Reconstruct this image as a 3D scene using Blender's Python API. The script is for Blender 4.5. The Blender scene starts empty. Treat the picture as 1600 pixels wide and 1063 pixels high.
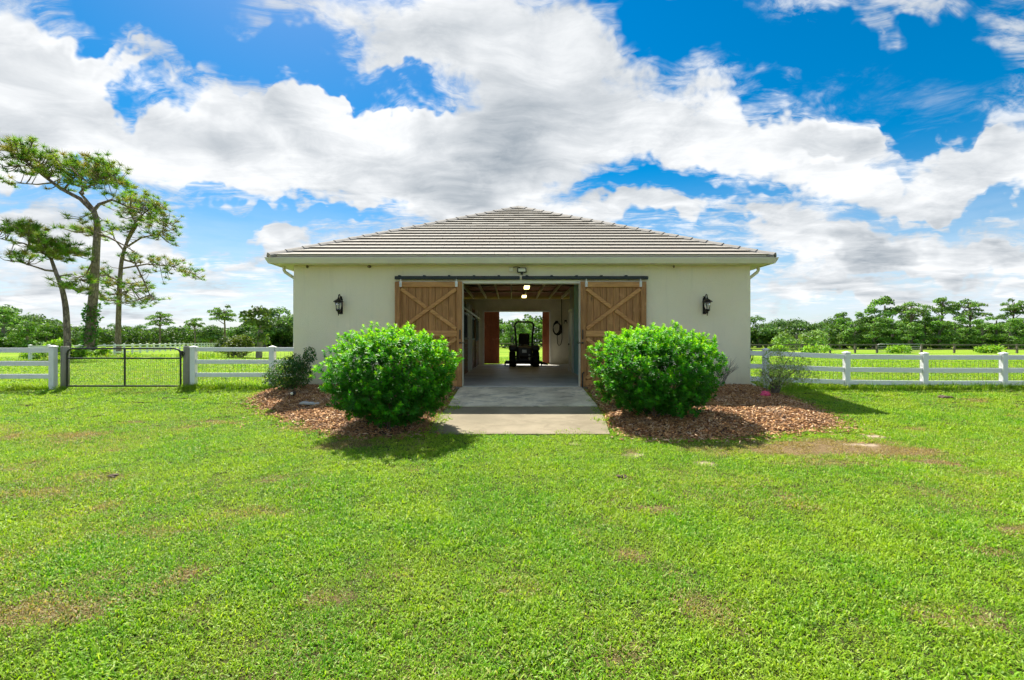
import bpy, bmesh, math, random
import numpy as np
from mathutils import Vector, Matrix

random.seed(7)
R = math.radians
SC = bpy.context.scene
COL = SC.collection
EYE = 1.16            # camera height above the barn floor level (z = 0)
F = 755.0             # focal length in photograph pixels (1600 wide)

# ------------------------------------------------------------------ camera
cam = bpy.data.cameras.new('camera')
cam.sensor_width = 36.0
cam.lens = F / 1600.0 * 36.0
cam.shift_y = 2.5 / 1600.0
cam.clip_start = 0.05
cam.clip_end = 6000
camo = bpy.data.objects.new('camera', cam)
camo.location = (0, 0, EYE)
camo.rotation_euler = (R(90), 0, 0)
COL.objects.link(camo)
SC.camera = camo

# ------------------------------------------------------------------ node helpers
class X:
    """thin wrapper that turns python arithmetic into Math nodes"""
    def __init__(s, nt, sock): s.nt, s.s = nt, sock
    def _m(s, op, *a, clamp=False):
        n = s.nt.nodes.new('ShaderNodeMath'); n.operation = op; n.use_clamp = clamp
        for i, v in enumerate((s,) + a):
            if isinstance(v, X): s.nt.links.new(v.s, n.inputs[i])
            else: n.inputs[i].default_value = v
        return X(s.nt, n.outputs[0])
    def __add__(s, o): return s._m('ADD', o)
    __radd__ = __add__
    def __sub__(s, o): return s._m('SUBTRACT', o)
    def __mul__(s, o): return s._m('MULTIPLY', o)
    __rmul__ = __mul__
    def __truediv__(s, o): return s._m('DIVIDE', o)
    def max(s, o): return s._m('MAXIMUM', o)
    def min(s, o): return s._m('MINIMUM', o)
    def pow(s, o): return s._m('POWER', o)
    def ramp(s, a, b, c=0.0, d=1.0, smooth=True):
        n = s.nt.nodes.new('ShaderNodeMapRange')
        n.interpolation_type = 'SMOOTHSTEP' if smooth else 'LINEAR'
        s.nt.links.new(s.s, n.inputs['Value'])
        for k, v in zip(('From Min', 'From Max', 'To Min', 'To Max'), (a, b, c, d)):
            n.inputs[k].default_value = v
        return X(s.nt, n.outputs['Result'])

def lk(nt, a, b): nt.links.new(a.s if isinstance(a, X) else a, b)

def vmath(nt, op, a, b=None, scale=None):
    n = nt.nodes.new('ShaderNodeVectorMath'); n.operation = op
    for i, v in enumerate((a, b)):
        if v is None: continue
        if isinstance(v, (tuple, list)): n.inputs[i].default_value = v
        else: nt.links.new(v, n.inputs[i])
    if scale is not None: n.inputs['Scale'].default_value = scale
    return n.outputs['Value'] if op in ('LENGTH', 'DISTANCE', 'DOT_PRODUCT') else n.outputs['Vector']

def noise(nt, vec, scale, detail=4, rough=0.55, out='Fac', dist=0.0, dim='3D'):
    n = nt.nodes.new('ShaderNodeTexNoise'); n.noise_dimensions = dim
    n.inputs['Scale'].default_value = scale
    n.inputs['Detail'].default_value = detail
    n.inputs['Roughness'].default_value = rough
    n.inputs['Distortion'].default_value = dist
    if vec is not None: nt.links.new(vec, n.inputs['Vector'])
    return X(nt, n.outputs['Fac']) if out == 'Fac' else n.outputs['Color']

def mixc(nt, fac, a, b, mode='MIX'):
    n = nt.nodes.new('ShaderNodeMix'); n.data_type = 'RGBA'; n.blend_type = mode
    if isinstance(fac, X): nt.links.new(fac.s, n.inputs[0])
    else: n.inputs[0].default_value = fac
    for v, i in ((a, 6), (b, 7)):
        if isinstance(v, (tuple, list)): n.inputs[i].default_value = (*v[:3], 1)
        else: nt.links.new(v, n.inputs[i])
    return n.outputs[2]

# ------------------------------------------------------------------ sun and sky
SUNDIR = Vector((-0.30, 0.60, 1.0)).normalized()     # towards the sun: behind the barn, a little left
elev = math.asin(SUNDIR.z)
azim = math.atan2(SUNDIR.x, SUNDIR.y)

world = bpy.data.worlds.new('World')
SC.world = world
world.use_nodes = True
world.cycles.sampling_method = 'MANUAL'
world.cycles.sample_map_resolution = 512
nt = world.node_tree
nt.nodes.clear()
wo = nt.nodes.new('ShaderNodeOutputWorld')
bg = nt.nodes.new('ShaderNodeBackground')
bg.inputs['Strength'].default_value = 0.10
nt.links.new(bg.outputs[0], wo.inputs['Surface'])
sky = nt.nodes.new('ShaderNodeTexSky')
sky.sky_type = 'NISHITA'
sky.sun_disc = False
sky.sun_elevation = elev
sky.sun_rotation = azim
sky.air_density = 1.0
sky.dust_density = 0.6
sky.ozone_density = 3.0
hs = nt.nodes.new('ShaderNodeHueSaturation')
hs.inputs['Hue'].default_value = 0.492
hs.inputs['Saturation'].default_value = 1.68
hs.inputs['Value'].default_value = 0.64
nt.links.new(sky.outputs[0], hs.inputs['Color'])

tc = nt.nodes.new('ShaderNodeTexCoord')
DIR = tc.outputs['Generated']
sep = nt.nodes.new('ShaderNodeSeparateXYZ')
nt.links.new(DIR, sep.inputs[0])
dx, dy, dz = (X(nt, sep.outputs[i]) for i in range(3))
zz = dz.max(0.0) + 0.13
comb = nt.nodes.new('ShaderNodeCombineXYZ')            # where the ray meets the cloud layer
lk(nt, dx / zz, comb.inputs[0]); lk(nt, dy / zz, comb.inputs[1])
P = comb.outputs[0]
wn = vmath(nt, 'SCALE', vmath(nt, 'SUBTRACT', noise(nt, P, 1.6, 2, 0.6, 'Color', dim='2D'), (0.5, 0.5, 0.5)), scale=0.28)
PW = vmath(nt, 'ADD', P, wn)
n_big = noise(nt, PW, 1.15, 7, 0.56, dim='2D')
# the same layer a step towards the sun, to shade the clouds' far sides
n_sun = noise(nt, vmath(nt, 'ADD', PW, (-0.12, 0.22, 0.0)), 1.15, 3, 0.56, dim='2D')
# elongated fine ripples (high cirrus)
P2 = vmath(nt, 'MULTIPLY', PW, (2.0, 5.0, 1.0))
n_rip = noise(nt, P2, 2.2, 5, 0.65, dist=0.25, dim='2D')
# cumulus banks and clear gaps of this afternoon, as directions in the sky
dyp = dy.max(0.05)
cb2 = nt.nodes.new('ShaderNodeCombineXYZ')
lk(nt, dx / dyp, cb2.inputs[0]); lk(nt, dz / dyp, cb2.inputs[1])
wn2 = vmath(nt, 'SCALE', vmath(nt, 'SUBTRACT', noise(nt, cb2.outputs[0], 4.5, 4, 0.62, 'Color', dim='2D'), (0.5, 0.5, 0.5)), scale=0.26)
Q = vmath(nt, 'ADD', cb2.outputs[0], wn2)
banks = [  # bearing (as photo px), spread, weight: + cloud, - clear
    (50, 110, 150, 100, .40), (130, 215, 190, 70, .36), (20, 215, 120, 90, .3), (330, 245, 170, 60, .26), (450, 190, 190, 62, .38),
    (640, 255, 300, 90, .30), (470, 270, 220, 60, .30), (780, 230, 200, 80, .26), (560, 190, 160, 50, .24), (300, 310, 200, 30, .14), (100, 345, 200, 30, .14), (820, 45, 150, 90, .34), (930, 90, 140, 90, .34), (880, 170, 150, 60, .30),
    (1060, 190, 190, 70, .42), (1180, 225, 150, 55, .40), (1310, 230, 95, 60, .40), (1400, 300, 190, 38, .36), (1560, 265, 120, 62, .40),
    (1235, 352, 100, 30, .36), (1300, 395, 150, 34, .30), (1420, 395, 170, 30, .34), (1560, 410, 120, 30, .28), (415, 385, 70, 38, .42),
    (150, 420, 220, 46, .26), (960, 325, 110, 34, .34), (1060, 340, 100, 26, .30), (700, 330, 160, 30, .22),
    (470, 40, 130, 48, .22), (590, 90, 120, 45, .18), (1400, 18, 150, 26, .22), (1190, 105, 60, 44, .17), (760, 150, 150, 50, .16), (660, 60, 100, 50, .16),
    (1330, 468, 120, 16, .20), (1290, 446, 180, 14, .14), (1560, 460, 140, 16, .16), (60, 480, 160, 18, .14), (290, 100, 150, 16, .2), (150, 72, 110, 14, .16),
    (230, 22, 190, 70, -.46), (390, 85, 150, 46, -.40), (500, 125, 140, 30, -.36), (600, 140, 90, 30, -.30), (650, 150, 50, 26, -.22),
    (1080, 40, 170, 62, -.42), (1020, 60, 60, 60, -.2), (1280, 105, 170, 65, -.44), (1480, 120, 220, 95, -.50), (1450, 195, 130, 26, -.36), (1390, 170, 40, 60, -.3),
    (430, 348, 170, 22, -.46), (330, 372, 60, 36, -.36), (530, 352, 70, 18, -.3), (1000, 283, 130, 22, -.42), (1130, 312, 80, 22, -.36), (1240, 297, 50, 16, -.34), (1310, 262, 60, 12, -.25),
    (1500, 342, 170, 16, -.36), (215, 180, 30, 60, -.30), (240, 150, 60, 30, -.2), (1260, 488, 110, 26, -.34), (1200, 370, 60, 14, -.2), (1170, 440, 50, 30, -.14),
    (60, 300, 110, 22, -.24), (330, 310, 90, 12, -.16), (750, 245, 30, 10, -.2), (1090, 380, 60, 16, -.16),
]
bias = None
for (px, py, rx, ry, w) in banks:
    c = ((px - 800) / F, (534 - py) / F, 0)
    v = vmath(nt, 'MULTIPLY', vmath(nt, 'SUBTRACT', Q, c), (F / rx, F / ry, 0))
    r = X(nt, vmath(nt, 'LENGTH', v)).ramp(0.2, 1.25, w, 0.0)
    bias = r if bias is None else bias + r
bias = (bias * dy.ramp(0.0, 0.35)).max(-.4).min(.42)
n_fine = noise(nt, PW, 6.5, 6, 0.68, dim='2D')
dens = n_big + bias + (n_fine - 0.5) * 0.28 + 0.005
alpha = dens.ramp(0.44, 0.70)
ripple = n_rip.ramp(0.36, 0.72)
wisp = (ripple * dens.ramp(0.20, 0.50)) * 0.85
alpha = alpha.max(wisp)
thick = (dens + (n_sun - 0.5) * 1.2).ramp(0.70, 1.25)
lump = noise(nt, PW, 3.0, 6, 0.66, dim='2D').ramp(0.28, 0.72)
lit = ((n_big - n_sun) * 10.0 + (n_fine - 0.5) * 2.2).max(-1.2).min(1.3)
bright = (lump * 0.7 + 4.15 + lit * 0.55 + (ripple - .5) * .45) - thick * 1.15
cc = nt.nodes.new('ShaderNodeCombineColor')
lk(nt, bright * 1.10 - 0.66, cc.inputs[0]); lk(nt, bright * 1.04 - 0.24, cc.inputs[1]); lk(nt, bright * 0.97 + 0.22, cc.inputs[2])
low = dz.ramp(0.0, 0.34, 0.92, 0.0)                     # thin veil of high cloud and vapour towards the horizon
veil = noise(nt, vmath(nt, 'MULTIPLY', DIR, (5.0, 5.0, 26.0)), 1.0, 6, 0.62).ramp(0.25, 0.75, 0.55, 1.0)
skyc = mixc(nt, low * veil, hs.outputs[0], (4.3, 4.85, 5.5))
allc = mixc(nt, alpha, skyc, cc.outputs[0])
nt.links.new(allc, bg.inputs['Color'])

sun = bpy.data.lights.new('sun', 'SUN')
sun.energy = 4.6
sun.angle = R(0.6)
sun.color = (1.0, 0.955, 0.86)
suno = bpy.data.objects.new('sun', sun)
suno.rotation_euler = (-SUNDIR).to_track_quat('-Z', 'Y').to_euler()
suno.location = SUNDIR * 60
COL.objects.link(suno)

vs = SC.view_settings
vs.view_transform = 'Standard'
vs.look = 'None'
vs.exposure = 1.0
vs.gamma = 1.0
vs.use_curve_mapping = False
SC.cycles.max_bounces = 5
SC.cycles.diffuse_bounces = 4
SC.cycles.use_adaptive_sampling = True
SC.cycles.adaptive_threshold = 0.03
SC.cycles.transparent_max_bounces = 6
SC.cycles.sample_clamp_indirect = 8

# ------------------------------------------------------------------ numpy noise, ground shape
_rng = np.random.RandomState(11)
_G = _rng.rand(256, 256)
def vnoise(x, y):
    x = np.asarray(x, float); y = np.asarray(y, float)
    xi = np.floor(x).astype(int); yi = np.floor(y).astype(int)
    fx = x - xi; fy = y - yi
    fx = fx * fx * (3 - 2 * fx); fy = fy * fy * (3 - 2 * fy)
    g = lambda a, b: _G[a & 255, b & 255]
    return (g(xi, yi) * (1 - fx) + g(xi + 1, yi) * fx) * (1 - fy) + (g(xi, yi + 1) * (1 - fx) + g(xi + 1, yi + 1) * fx) * fy
def fbm(x, y, o=4):
    s = 0; a = .5; t = 0
    for i in range(o):
        s = s + a * vnoise(np.asarray(x) * 2 ** i + 17 * i, np.asarray(y) * 2 ** i + 31 * i); t += a; a *= .5
    return s / t

_gy = [-80, 0, 2.4, 5.0, 6.8, 8.2, 9.3, 10.26, 11.2, 12.1, 13.0, 2000]
_gz = [-.62, -.56, -.535, -.50, -.46, -.40, -.325, -.24, -.13, -.035, 0.0, 0.0]
def gz0(x, y):
    y = np.asarray(y, float)
    return (np.interp(y - .35, _gy, _gz) + np.interp(y, _gy, _gz) + np.interp(y + .35, _gy, _gz)) / 3
def gz(x, y):
    near = np.clip(1.5 - np.abs(np.asarray(y, float) - 6) / 20, 0, 1)
    return gz0(x, y) + (fbm(np.asarray(x) * .7, np.asarray(y) * .7, 3) - .5) * .05 * near

def gpt(px, py):
    """point of the sloping lawn seen at a photograph pixel"""
    lo, hi = 1.0, 400.0
    for _ in range(60):
        m = .5 * (lo + hi)
        if EYE - float(gz0(0, m)) < (py - 534) * m / F: hi = m
        else: lo = m
    return ((px - 800) * m / F, m)
def W(px, py, Y): return Vector(((px - 800) * Y / F, Y, EYE + (534 - py) * Y / F))

def inpoly(px, py, poly):
    ins = np.zeros(np.shape(px), bool)
    n = len(poly)
    for i in range(n):
        x0, y0 = poly[i]; x1, y1 = poly[(i + 1) % n]
        c = ((y0 > py) != (y1 > py)) & (px < (x1 - x0) * (py - y0) / (y1 - y0 + 1e-12) + x0)
        ins ^= c
    return ins
def polydist(px, py, poly):
    d = np.full(np.shape(px), 1e9)
    n = len(poly)
    for i in range(n):
        x0, y0 = poly[i]; x1, y1 = poly[(i + 1) % n]
        ex, ey = x1 - x0, y1 - y0
        t = np.clip(((px - x0) * ex + (py - y0) * ey) / (ex * ex + ey * ey), 0, 1)
        d = np.minimum(d, np.hypot(px - x0 - t * ex, py - y0 - t * ey))
    return d

# barn footprint and paving, metres
BX0, BX1, BY0, BY1 = -5.49, 5.99, 12.16, 24.40
OX0, OX1, OZ = -1.256, 1.723, 2.625
SLAB = [(-1.34, 12.16), (1.80, 12.16), (1.84, 10.26), (1.80, 9.3), (1.66, 8.22), (-1.42, 8.12), (-1.44, 9.3), (-1.36, 10.26)]
BED_R = [(1.86, 12.2), (1.86, 10.4), (1.84, 9.6), (1.76, 8.7), (1.95, 8.05), (2.5, 7.75), (3.3, 7.8), (4.0, 8.05), (4.9, 8.25), (5.75, 8.5), (6.05, 8.95), (6.2, 9.6), (6.35, 10.3), (6.35, 11.1), (6.1, 11.9), (5.98, 12.2)]
BED_L = [(-1.40, 12.2), (-1.42, 10.4), (-1.48, 9.3), (-1.46, 8.3), (-1.9, 7.95), (-2.5, 7.9), (-3.0, 8.2), (-3.7, 8.65), (-4.4, 9.3), (-5.0, 9.9), (-5.6, 10.5), (-5.95, 11.1), (-5.9, 11.7), (-5.5, 12.2)]

# ------------------------------------------------------------------ object helpers
def tag(o, label=None, cat=None, group=None, kind=None):
    if label: o['label'] = label
    if cat: o['category'] = cat
    if group: o['group'] = group
    if kind: o['kind'] = kind
    return o
def thing(name, label, cat, loc=(0, 0, 0), group=None):
    o = bpy.data.objects.new(name, None)
    o.empty_display_size = .2
    o.location = loc
    COL.objects.link(o)
    return tag(o, label, cat, group)
def origin_of(p):
    v = Vector((0, 0, 0))
    while p is not None:
        v += Vector(p.location); p = p.parent
    return v
def link(name, me, parent=None, loc=None):
    o = bpy.data.objects.new(name, me)
    COL.objects.link(o)
    if parent is not None: o.parent = parent
    if loc is not None: o.location = loc
    return o

class MB:
    def __init__(s): s.v = []; s.f = []; s.sm = []
    def add(s, vs_, fs, smooth=False):
        b = len(s.v)
        s.v += [tuple(v) for v in vs_]
        s.f += [tuple(i + b for i in f) for f in fs]
        s.sm += [smooth] * len(fs)
        return s
    def hexa(s, p):
        return s.add(p, [(3, 2, 1, 0), (4, 5, 6, 7), (0, 1, 5, 4), (1, 2, 6, 5), (2, 3, 7, 6), (3, 0, 4, 7)])
    def box(s, x0, x1, y0, y1, z0, z1, ch=0.0):
        if ch <= 0:
            return s.hexa([(x0, y0, z0), (x1, y0, z0), (x1, y1, z0), (x0, y1, z0), (x0, y0, z1), (x1, y0, z1), (x1, y1, z1), (x0, y1, z1)])
        return s.obox(Vector(((x0 + x1) / 2, (y0 + y1) / 2, (z0 + z1) / 2)), Matrix.Identity(3), ((x1 - x0) / 2, (y1 - y0) / 2, (z1 - z0) / 2), ch)
    def obox(s, c, M, h, ch=0.0):
        bm = bmesh.new()
        bmesh.ops.create_cube(bm, size=2)
        for v in bm.verts: v.co = Vector((v.co.x * h[0], v.co.y * h[1], v.co.z * h[2]))
        if ch > 0: bmesh.ops.bevel(bm, geom=bm.edges[:], offset=min(ch, min(h) * .9), segments=1, affect='EDGES')
        bm.verts.index_update()
        s.add([Vector(c) + M @ v.co for v in bm.verts], [[v.index for v in f.verts] for f in bm.faces])
        bm.free(); return s
    def bar(s, a, b, w, t, up=(0, 0, 1), ch=0.0):
        a = Vector(a); b = Vector(b); z = (b - a); L = z.length; z.normalize()
        u = Vector(up); x = u.cross(z)
        if x.length < 1e-4: x = Vector((1, 0, 0)).cross(z)
        x.normalize(); y = z.cross(x)
        return s.obox((a + b) / 2, Matrix((x, y, z)).transposed(), (w / 2, t / 2, L / 2), ch)
    def tube(s, pts, r, n=8, cap=True, smooth=True):
        pts = [Vector(p) for p in pts]
        rs = r if isinstance(r, (list, tuple)) else [r] * len(pts)
        ring = []; vs_ = []; fs = []
        ref = None
        for i, p in enumerate(pts):
            t = (pts[min(i + 1, len(pts) - 1)] - pts[max(i - 1, 0)])
            if t.length < 1e-9: t = Vector((0, 0, 1))
            t.normalize()
            if ref is None:
                ref = Vector((0, 0, 1)) if abs(t.z) < .9 else Vector((1, 0, 0))
            x = ref - t * ref.dot(t)
            if x.length < 1e-6: x = t.orthogonal()
            x.normalize(); ref = x
            y = t.cross(x)
            for k in range(n):
                a = 2 * math.pi * k / n
                vs_.append(p + (x * math.cos(a) + y * math.sin(a)) * rs[i])
        m = len(pts)
        for i in range(m - 1):
            for k in range(n):
                k2 = (k + 1) % n
                fs.append((i * n + k, i * n + k2, (i + 1) * n + k2, (i + 1) * n + k))
        s.add(vs_, fs, smooth)
        if cap:
            s.add(vs_[:n], [tuple(range(n))[::-1]]); s.add(vs_[-n:], [tuple(range(n))])
        return s
    def lathe(s, c, prof, n=16, axis='Z', smooth=True):
        c = Vector(c); vs_ = []; fs = []
        for (r, h) in prof:
            for k in range(n):
                a = 2 * math.pi * k / n
                p = (r * math.cos(a), r * math.sin(a), h)
                if axis == 'X': p = (p[2], p[0], p[1])
                if axis == 'Y': p = (p[0], p[2], p[1])
                vs_.append(c + Vector(p))
        for i in range(len(prof) - 1):
            for k in range(n):
                k2 = (k + 1) % n
                fs.append((i * n + k, i * n + k2, (i + 1) * n + k2, (i + 1) * n + k))
        fs.append(tuple(range(n))[::-1]); fs.append(tuple(range((len(prof) - 1) * n, len(prof) * n)))
        return s.add(vs_, fs, smooth)
    def mesh(s, name, mat, off=(0, 0, 0)):
        me = bpy.data.meshes.new(name)
        o = Vector(off)
        me.from_pydata([(v[0] - o.x, v[1] - o.y, v[2] - o.z) for v in s.v], [], s.f)
        me.polygons.foreach_set('use_smooth', s.sm)
        if mat: me.materials.append(mat)
        me.update()
        return me
    def build(s, name, mat, parent=None, kind=None, label=None):
        o = link(name, s.mesh(name, mat, origin_of(parent)), parent)
        return tag(o, label=label, kind=kind)

def np_mesh(name, verts, faces, mat, colors=None, smooth=False, off=(0, 0, 0)):
    """verts (N,3), faces (M,k) equal-sized polygons, colors (N,3) point colour attribute 'tint'"""
    me = bpy.data.meshes.new(name)
    verts = np.asarray(verts, np.float32) - np.asarray(off, np.float32)
    faces = np.asarray(faces, np.int32)
    m, k = faces.shape
    me.vertices.add(len(verts)); me.vertices.foreach_set('co', verts.ravel())
    me.loops.add(m * k); me.loops.foreach_set('vertex_index', faces.ravel())
    me.polygons.add(m)
    me.polygons.foreach_set('loop_start', np.arange(0, m * k, k, dtype=np.int32))
    me.polygons.foreach_set('loop_total', np.full(m, k, np.int32))
    if smooth: me.polygons.foreach_set('use_smooth', np.ones(m, bool))
    me.update(calc_edges=True)
    if colors is not None:
        at = me.color_attributes.new('tint', 'FLOAT_COLOR', 'POINT')
        c = np.ones((len(verts), 4), np.float32); c[:, :3] = colors
        at.data.foreach_set('color', c.ravel())
    if mat: me.materials.append(mat)
    return me

# ------------------------------------------------------------------ materials
def new_mat(name):
    m = bpy.data.materials.new(name); m.use_nodes = True
    n = m.node_tree
    b = n.nodes['Principled BSDF']
    return m, n, b
def pos(n):
    return n.nodes.new('ShaderNodeNewGeometry').outputs['Position']
def island(n):
    return X(n, n.nodes.new('ShaderNodeNewGeometry').outputs['Random Per Island'])
def stretch(n, v, s): return vmath(n, 'MULTIPLY', v, s)
def bump(n, b, h, strength, dist):
    bp = n.nodes.new('ShaderNodeBump')
    bp.inputs['Strength'].default_value = strength; bp.inputs['Distance'].default_value = dist
    lk(n, h, bp.inputs['Height']); n.links.new(bp.outputs[0], b.inputs['Normal'])

def plain(name, col, rough=.5, metal=0.0, var=.12, scale=9.0, bumpy=0.0, spec=.5):
    m, n, b = new_mat(name)
    p = pos(n)
    f = noise(n, p, scale, 5, .6)
    dk = tuple(c * (1 - var) for c in col); lt = tuple(min(1, c * (1 + var)) for c in col)
    n.links.new(mixc(n, f.ramp(.3, .7), dk, lt), b.inputs['Base Color'])
    b.inputs['Roughness'].default_value = rough; b.inputs['Metallic'].default_value = metal
    b.inputs['Specular IOR Level'].default_value = spec
    if bumpy: bump(n, b, noise(n, p, scale * 12, 4, .6), bumpy, .004)
    return m

def wood(name, c1, c2, axis='z', rough=.75, knots=True):
    m, n, b = new_mat(name)
    p = pos(n)
    s = {'z': (34, 34, 2.2), 'x': (2.2, 34, 34), 'y': (34, 2.2, 34)}[axis]
    g = noise(n, stretch(n, p, s), 1.0, 6, .62, dist=.6)
    big = noise(n, stretch(n, p, tuple(v * .18 for v in s)), 1.0, 3, .6)
    isl = island(n)
    f = (g * .62 + big * .35 + isl * .42 - .18)
    col = mixc(n, f.ramp(.25, .85), c1, c2)
    wear = noise(n, p, 3.3, 5, .65).ramp(.55, .78)
    col = mixc(n, wear * .45, col, tuple(min(1, c * 1.35 + .06) for c in c2))
    if knots:
        v = n.nodes.new('ShaderNodeTexVoronoi'); v.inputs['Scale'].default_value = 1.0
        n.links.new(stretch(n, p, tuple(3.2 if a > 10 else 1.1 for a in s)), v.inputs['Vector'])
        k = X(n, v.outputs['Distance']).ramp(.03, .11, 1, 0)
        col = mixc(n, k * .7, col, tuple(c * .3 for c in c1))
    n.links.new(col, b.inputs['Base Color'])
    b.inputs['Roughness'].default_value = rough
    bump(n, b, g, .5, .004)
    return m

def leafmat(name, trans=.35, rough=.38, spec=.5, tintvar=.25, gain=1.0):
    """foliage whose colour is carried per leaf ('tint'), with light passing through"""
    m, n, b = new_mat(name)
    at = n.nodes.new('ShaderNodeAttribute'); at.attribute_name = 'tint'
    r = island(n)
    h = n.nodes.new('ShaderNodeHueSaturation')
    lk(n, r.ramp(0, 1, .485, .515, False), h.inputs['Hue'])
    lk(n, r.ramp(0, 1, (1 - tintvar) * gain, (1 + tintvar) * gain, False), h.inputs['Value'])
    n.links.new(at.outputs['Color'], h.inputs['Color'])
    n.links.new(h.outputs[0], b.inputs['Base Color'])
    b.inputs['Roughness'].default_value = rough; b.inputs['Specular IOR Level'].default_value = spec
    t = n.nodes.new('ShaderNodeBsdfTranslucent')
    tcol = mixc(n, 1.0, h.outputs[0], (1.5, 1.45, .55), 'MULTIPLY')
    n.links.new(tcol, t.inputs['Color'])
    mx = n.nodes.new('ShaderNodeMixShader'); mx.inputs[0].default_value = trans
    n.links.new(b.outputs[0], mx.inputs[1]); n.links.new(t.outputs[0], mx.inputs[2])
    n.links.new(mx.outputs[0], n.nodes['Material Output'].inputs['Surface'])
    return m

M = {}
# stucco wall
m, n, b = new_mat('stucco'); p = pos(n)
c = mixc(n, noise(n, p, .8, 5, .6).ramp(.3, .7), (.85, .77, .54), (.88, .81, .60))
streak = noise(n, stretch(n, p, (7, 7, .5)), 1, 4, .6).ramp(.52, .8)
c = mixc(n, streak * .35, c, (.66, .61, .45))
sz_ = n.nodes.new('ShaderNodeSeparateXYZ'); n.links.new(p, sz_.inputs[0])
splash = (X(n, sz_.outputs[2]) + (noise(n, p, 5, 5, .65) - .5) * .5).ramp(.02, .42, 1, 0)
c = mixc(n, splash * .30, c, (.46, .38, .27))
c = mixc(n, noise(n, p, 34, 3, .6).ramp(.55, .8) * .2, c, (.56, .54, .43))
n.links.new(c, b.inputs['Base Color']); b.inputs['Roughness'].default_value = .9
bump(n, b, noise(n, p, 42, 5, .65), .55, .012); M['stucco'] = m
M['inner_wall'] = plain('inner_wall', (.74, .72, .60), .9, var=.1, scale=1.5, bumpy=.4)
M['trim'] = plain('trim', (.80, .75, .59), .5, var=.05, scale=2)
M['soffit'] = plain('soffit', (.76, .71, .53), .6, var=.05, scale=2)
M['gutter'] = plain('gutter', (.76, .72, .56), .35, var=.06, scale=1.4)
M['blue_paint'] = plain('blue_paint', (.30, .66, .74), .6, var=.08, scale=2)
M['white_paint'] = plain('white_paint', (.72, .71, .66), .5, var=.07, scale=3)
# concrete
m, n, b = new_mat('concrete'); p = pos(n)
c = mixc(n, noise(n, p, 1.1, 6, .65).ramp(.3, .72), (.20, .165, .10), (.31, .255, .165))
st = noise(n, stretch(n, p, (1.0, 1.7, 1)), 1.5, 6, .7, dist=.8)
c = mixc(n, st.ramp(.50, .60) * .55, c, (.19, .15, .09))
c = mixc(n, noise(n, p, 60, 3, .7).ramp(.56, .75) * .35, c, (.22, .2, .165))
n.links.new(c, b.inputs['Base Color']); b.inputs['Roughness'].default_value = .85
bump(n, b, noise(n, p, 70, 4, .7), .35, .006); M['concrete'] = m
m, n, b = new_mat('ramp_concrete'); p = pos(n)
c = mixc(n, noise(n, p, 1.4, 6, .68).ramp(.32, .7), (.52, .445, .31), (.82, .73, .53))
st = noise(n, stretch(n, p, (1.6, 3.2, 1)), 1.2, 7, .72, dist=.5)
c = mixc(n, st.ramp(.5, .62) * .6, c, (.20, .182, .145))
n.links.new(c, b.inputs['Base Color']); b.inputs['Roughness'].default_value = .8
bump(n, b, noise(n, p, 60, 4, .7), .4, .006); M['ramp'] = m
m, n, b = new_mat('floor_concrete'); p = pos(n)
c = mixc(n, noise(n, p, .8, 6, .65).ramp(.3, .72), (.46, .44, .385), (.68, .65, .57))
c = mixc(n, noise(n, p, 5, 5, .7).ramp(.52, .75) * .4, c, (.32, .305, .265))
n.links.new(c, b.inputs['Base Color']); b.inputs['Roughness'].default_value = .55
bump(n, b, noise(n, p, 40, 4, .7), .2, .004); M['floor'] = m
# roof tile
m, n, b = new_mat('roof_tile'); p = pos(n); isl = island(n)
c = mixc(n, isl, (.30, .27, .22), (.45, .41, .345))
c = mixc(n, noise(n, p, .55, 5, .65).ramp(.42, .75) * .5, c, (.36, .30, .235))
c = mixc(n, noise(n, p, 9, 5, .7).ramp(.5, .8) * .4, c, (.27, .24, .2))
n.links.new(c, b.inputs['Base Color']); b.inputs['Roughness'].default_value = .85
bump(n, b, noise(n, p, 55, 4, .65), .35, .006); M['tile'] = m
m, n, b = new_mat('hip_tile'); p = pos(n); isl = island(n)
c = mixc(n, isl, (.25, .225, .195), (.37, .34, .30))
c = mixc(n, noise(n, p, 8, 5, .7).ramp(.5, .8) * .5, c, (.15, .14, .125))
n.links.new(c, b.inputs['Base Color']); b.inputs['Roughness'].default_value = .88; M['hip'] = m
M['deck'] = wood('roof_deck_wood', (.20, .085, .05), (.40, .19, .12), 'x', knots=False)
M['joist'] = wood('joist_wood', (.40, .31, .22), (.60, .49, .37), 'y')
M['door_v'] = wood('door_plank_wood', (.16, .065, .020), (.58, .29, .095), 'z')
M['door_h'] = wood('door_rail_wood', (.28, .115, .034), (.74, .39, .13), 'x')
M['red_v'] = wood('red_door_wood', (.20, .05, .02), (.42, .13, .05), 'z')
M['stall'] = wood('stall_wood', (.13, .06, .03), (.28, .15, .08), 'y')
M['black'] = plain('black_metal', (.018, .018, .018), .45, .0, var=.3)
M['track'] = plain('track_metal', (.020, .028, .024), .45, .2, var=.3, scale=4)
M['rubber'] = plain('rubber', (.015, .015, .015), .8, var=.3)
M['gray_metal'] = plain('gray_metal', (.42, .42, .40), .4, .6, var=.15)
M['bronze'] = plain('lantern_bronze', (.020, .016, .013), .4, .5, var=.3)
m, n, b = new_mat('lantern_glass'); b.inputs['Base Color'].default_value = (.85, .83, .75, 1)
b.inputs['Roughness'].default_value = .15; b.inputs['Transmission Weight'].default_value = .75; M['glass'] = m
m, n, b = new_mat('fluorescent'); b.inputs['Base Color'].default_value = (.8, .75, .45, 1)
b.inputs['Emission Color'].default_value = (1, .80, .28, 1); b.inputs['Emission Strength'].default_value = 3.5; M['lit'] = m
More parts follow.
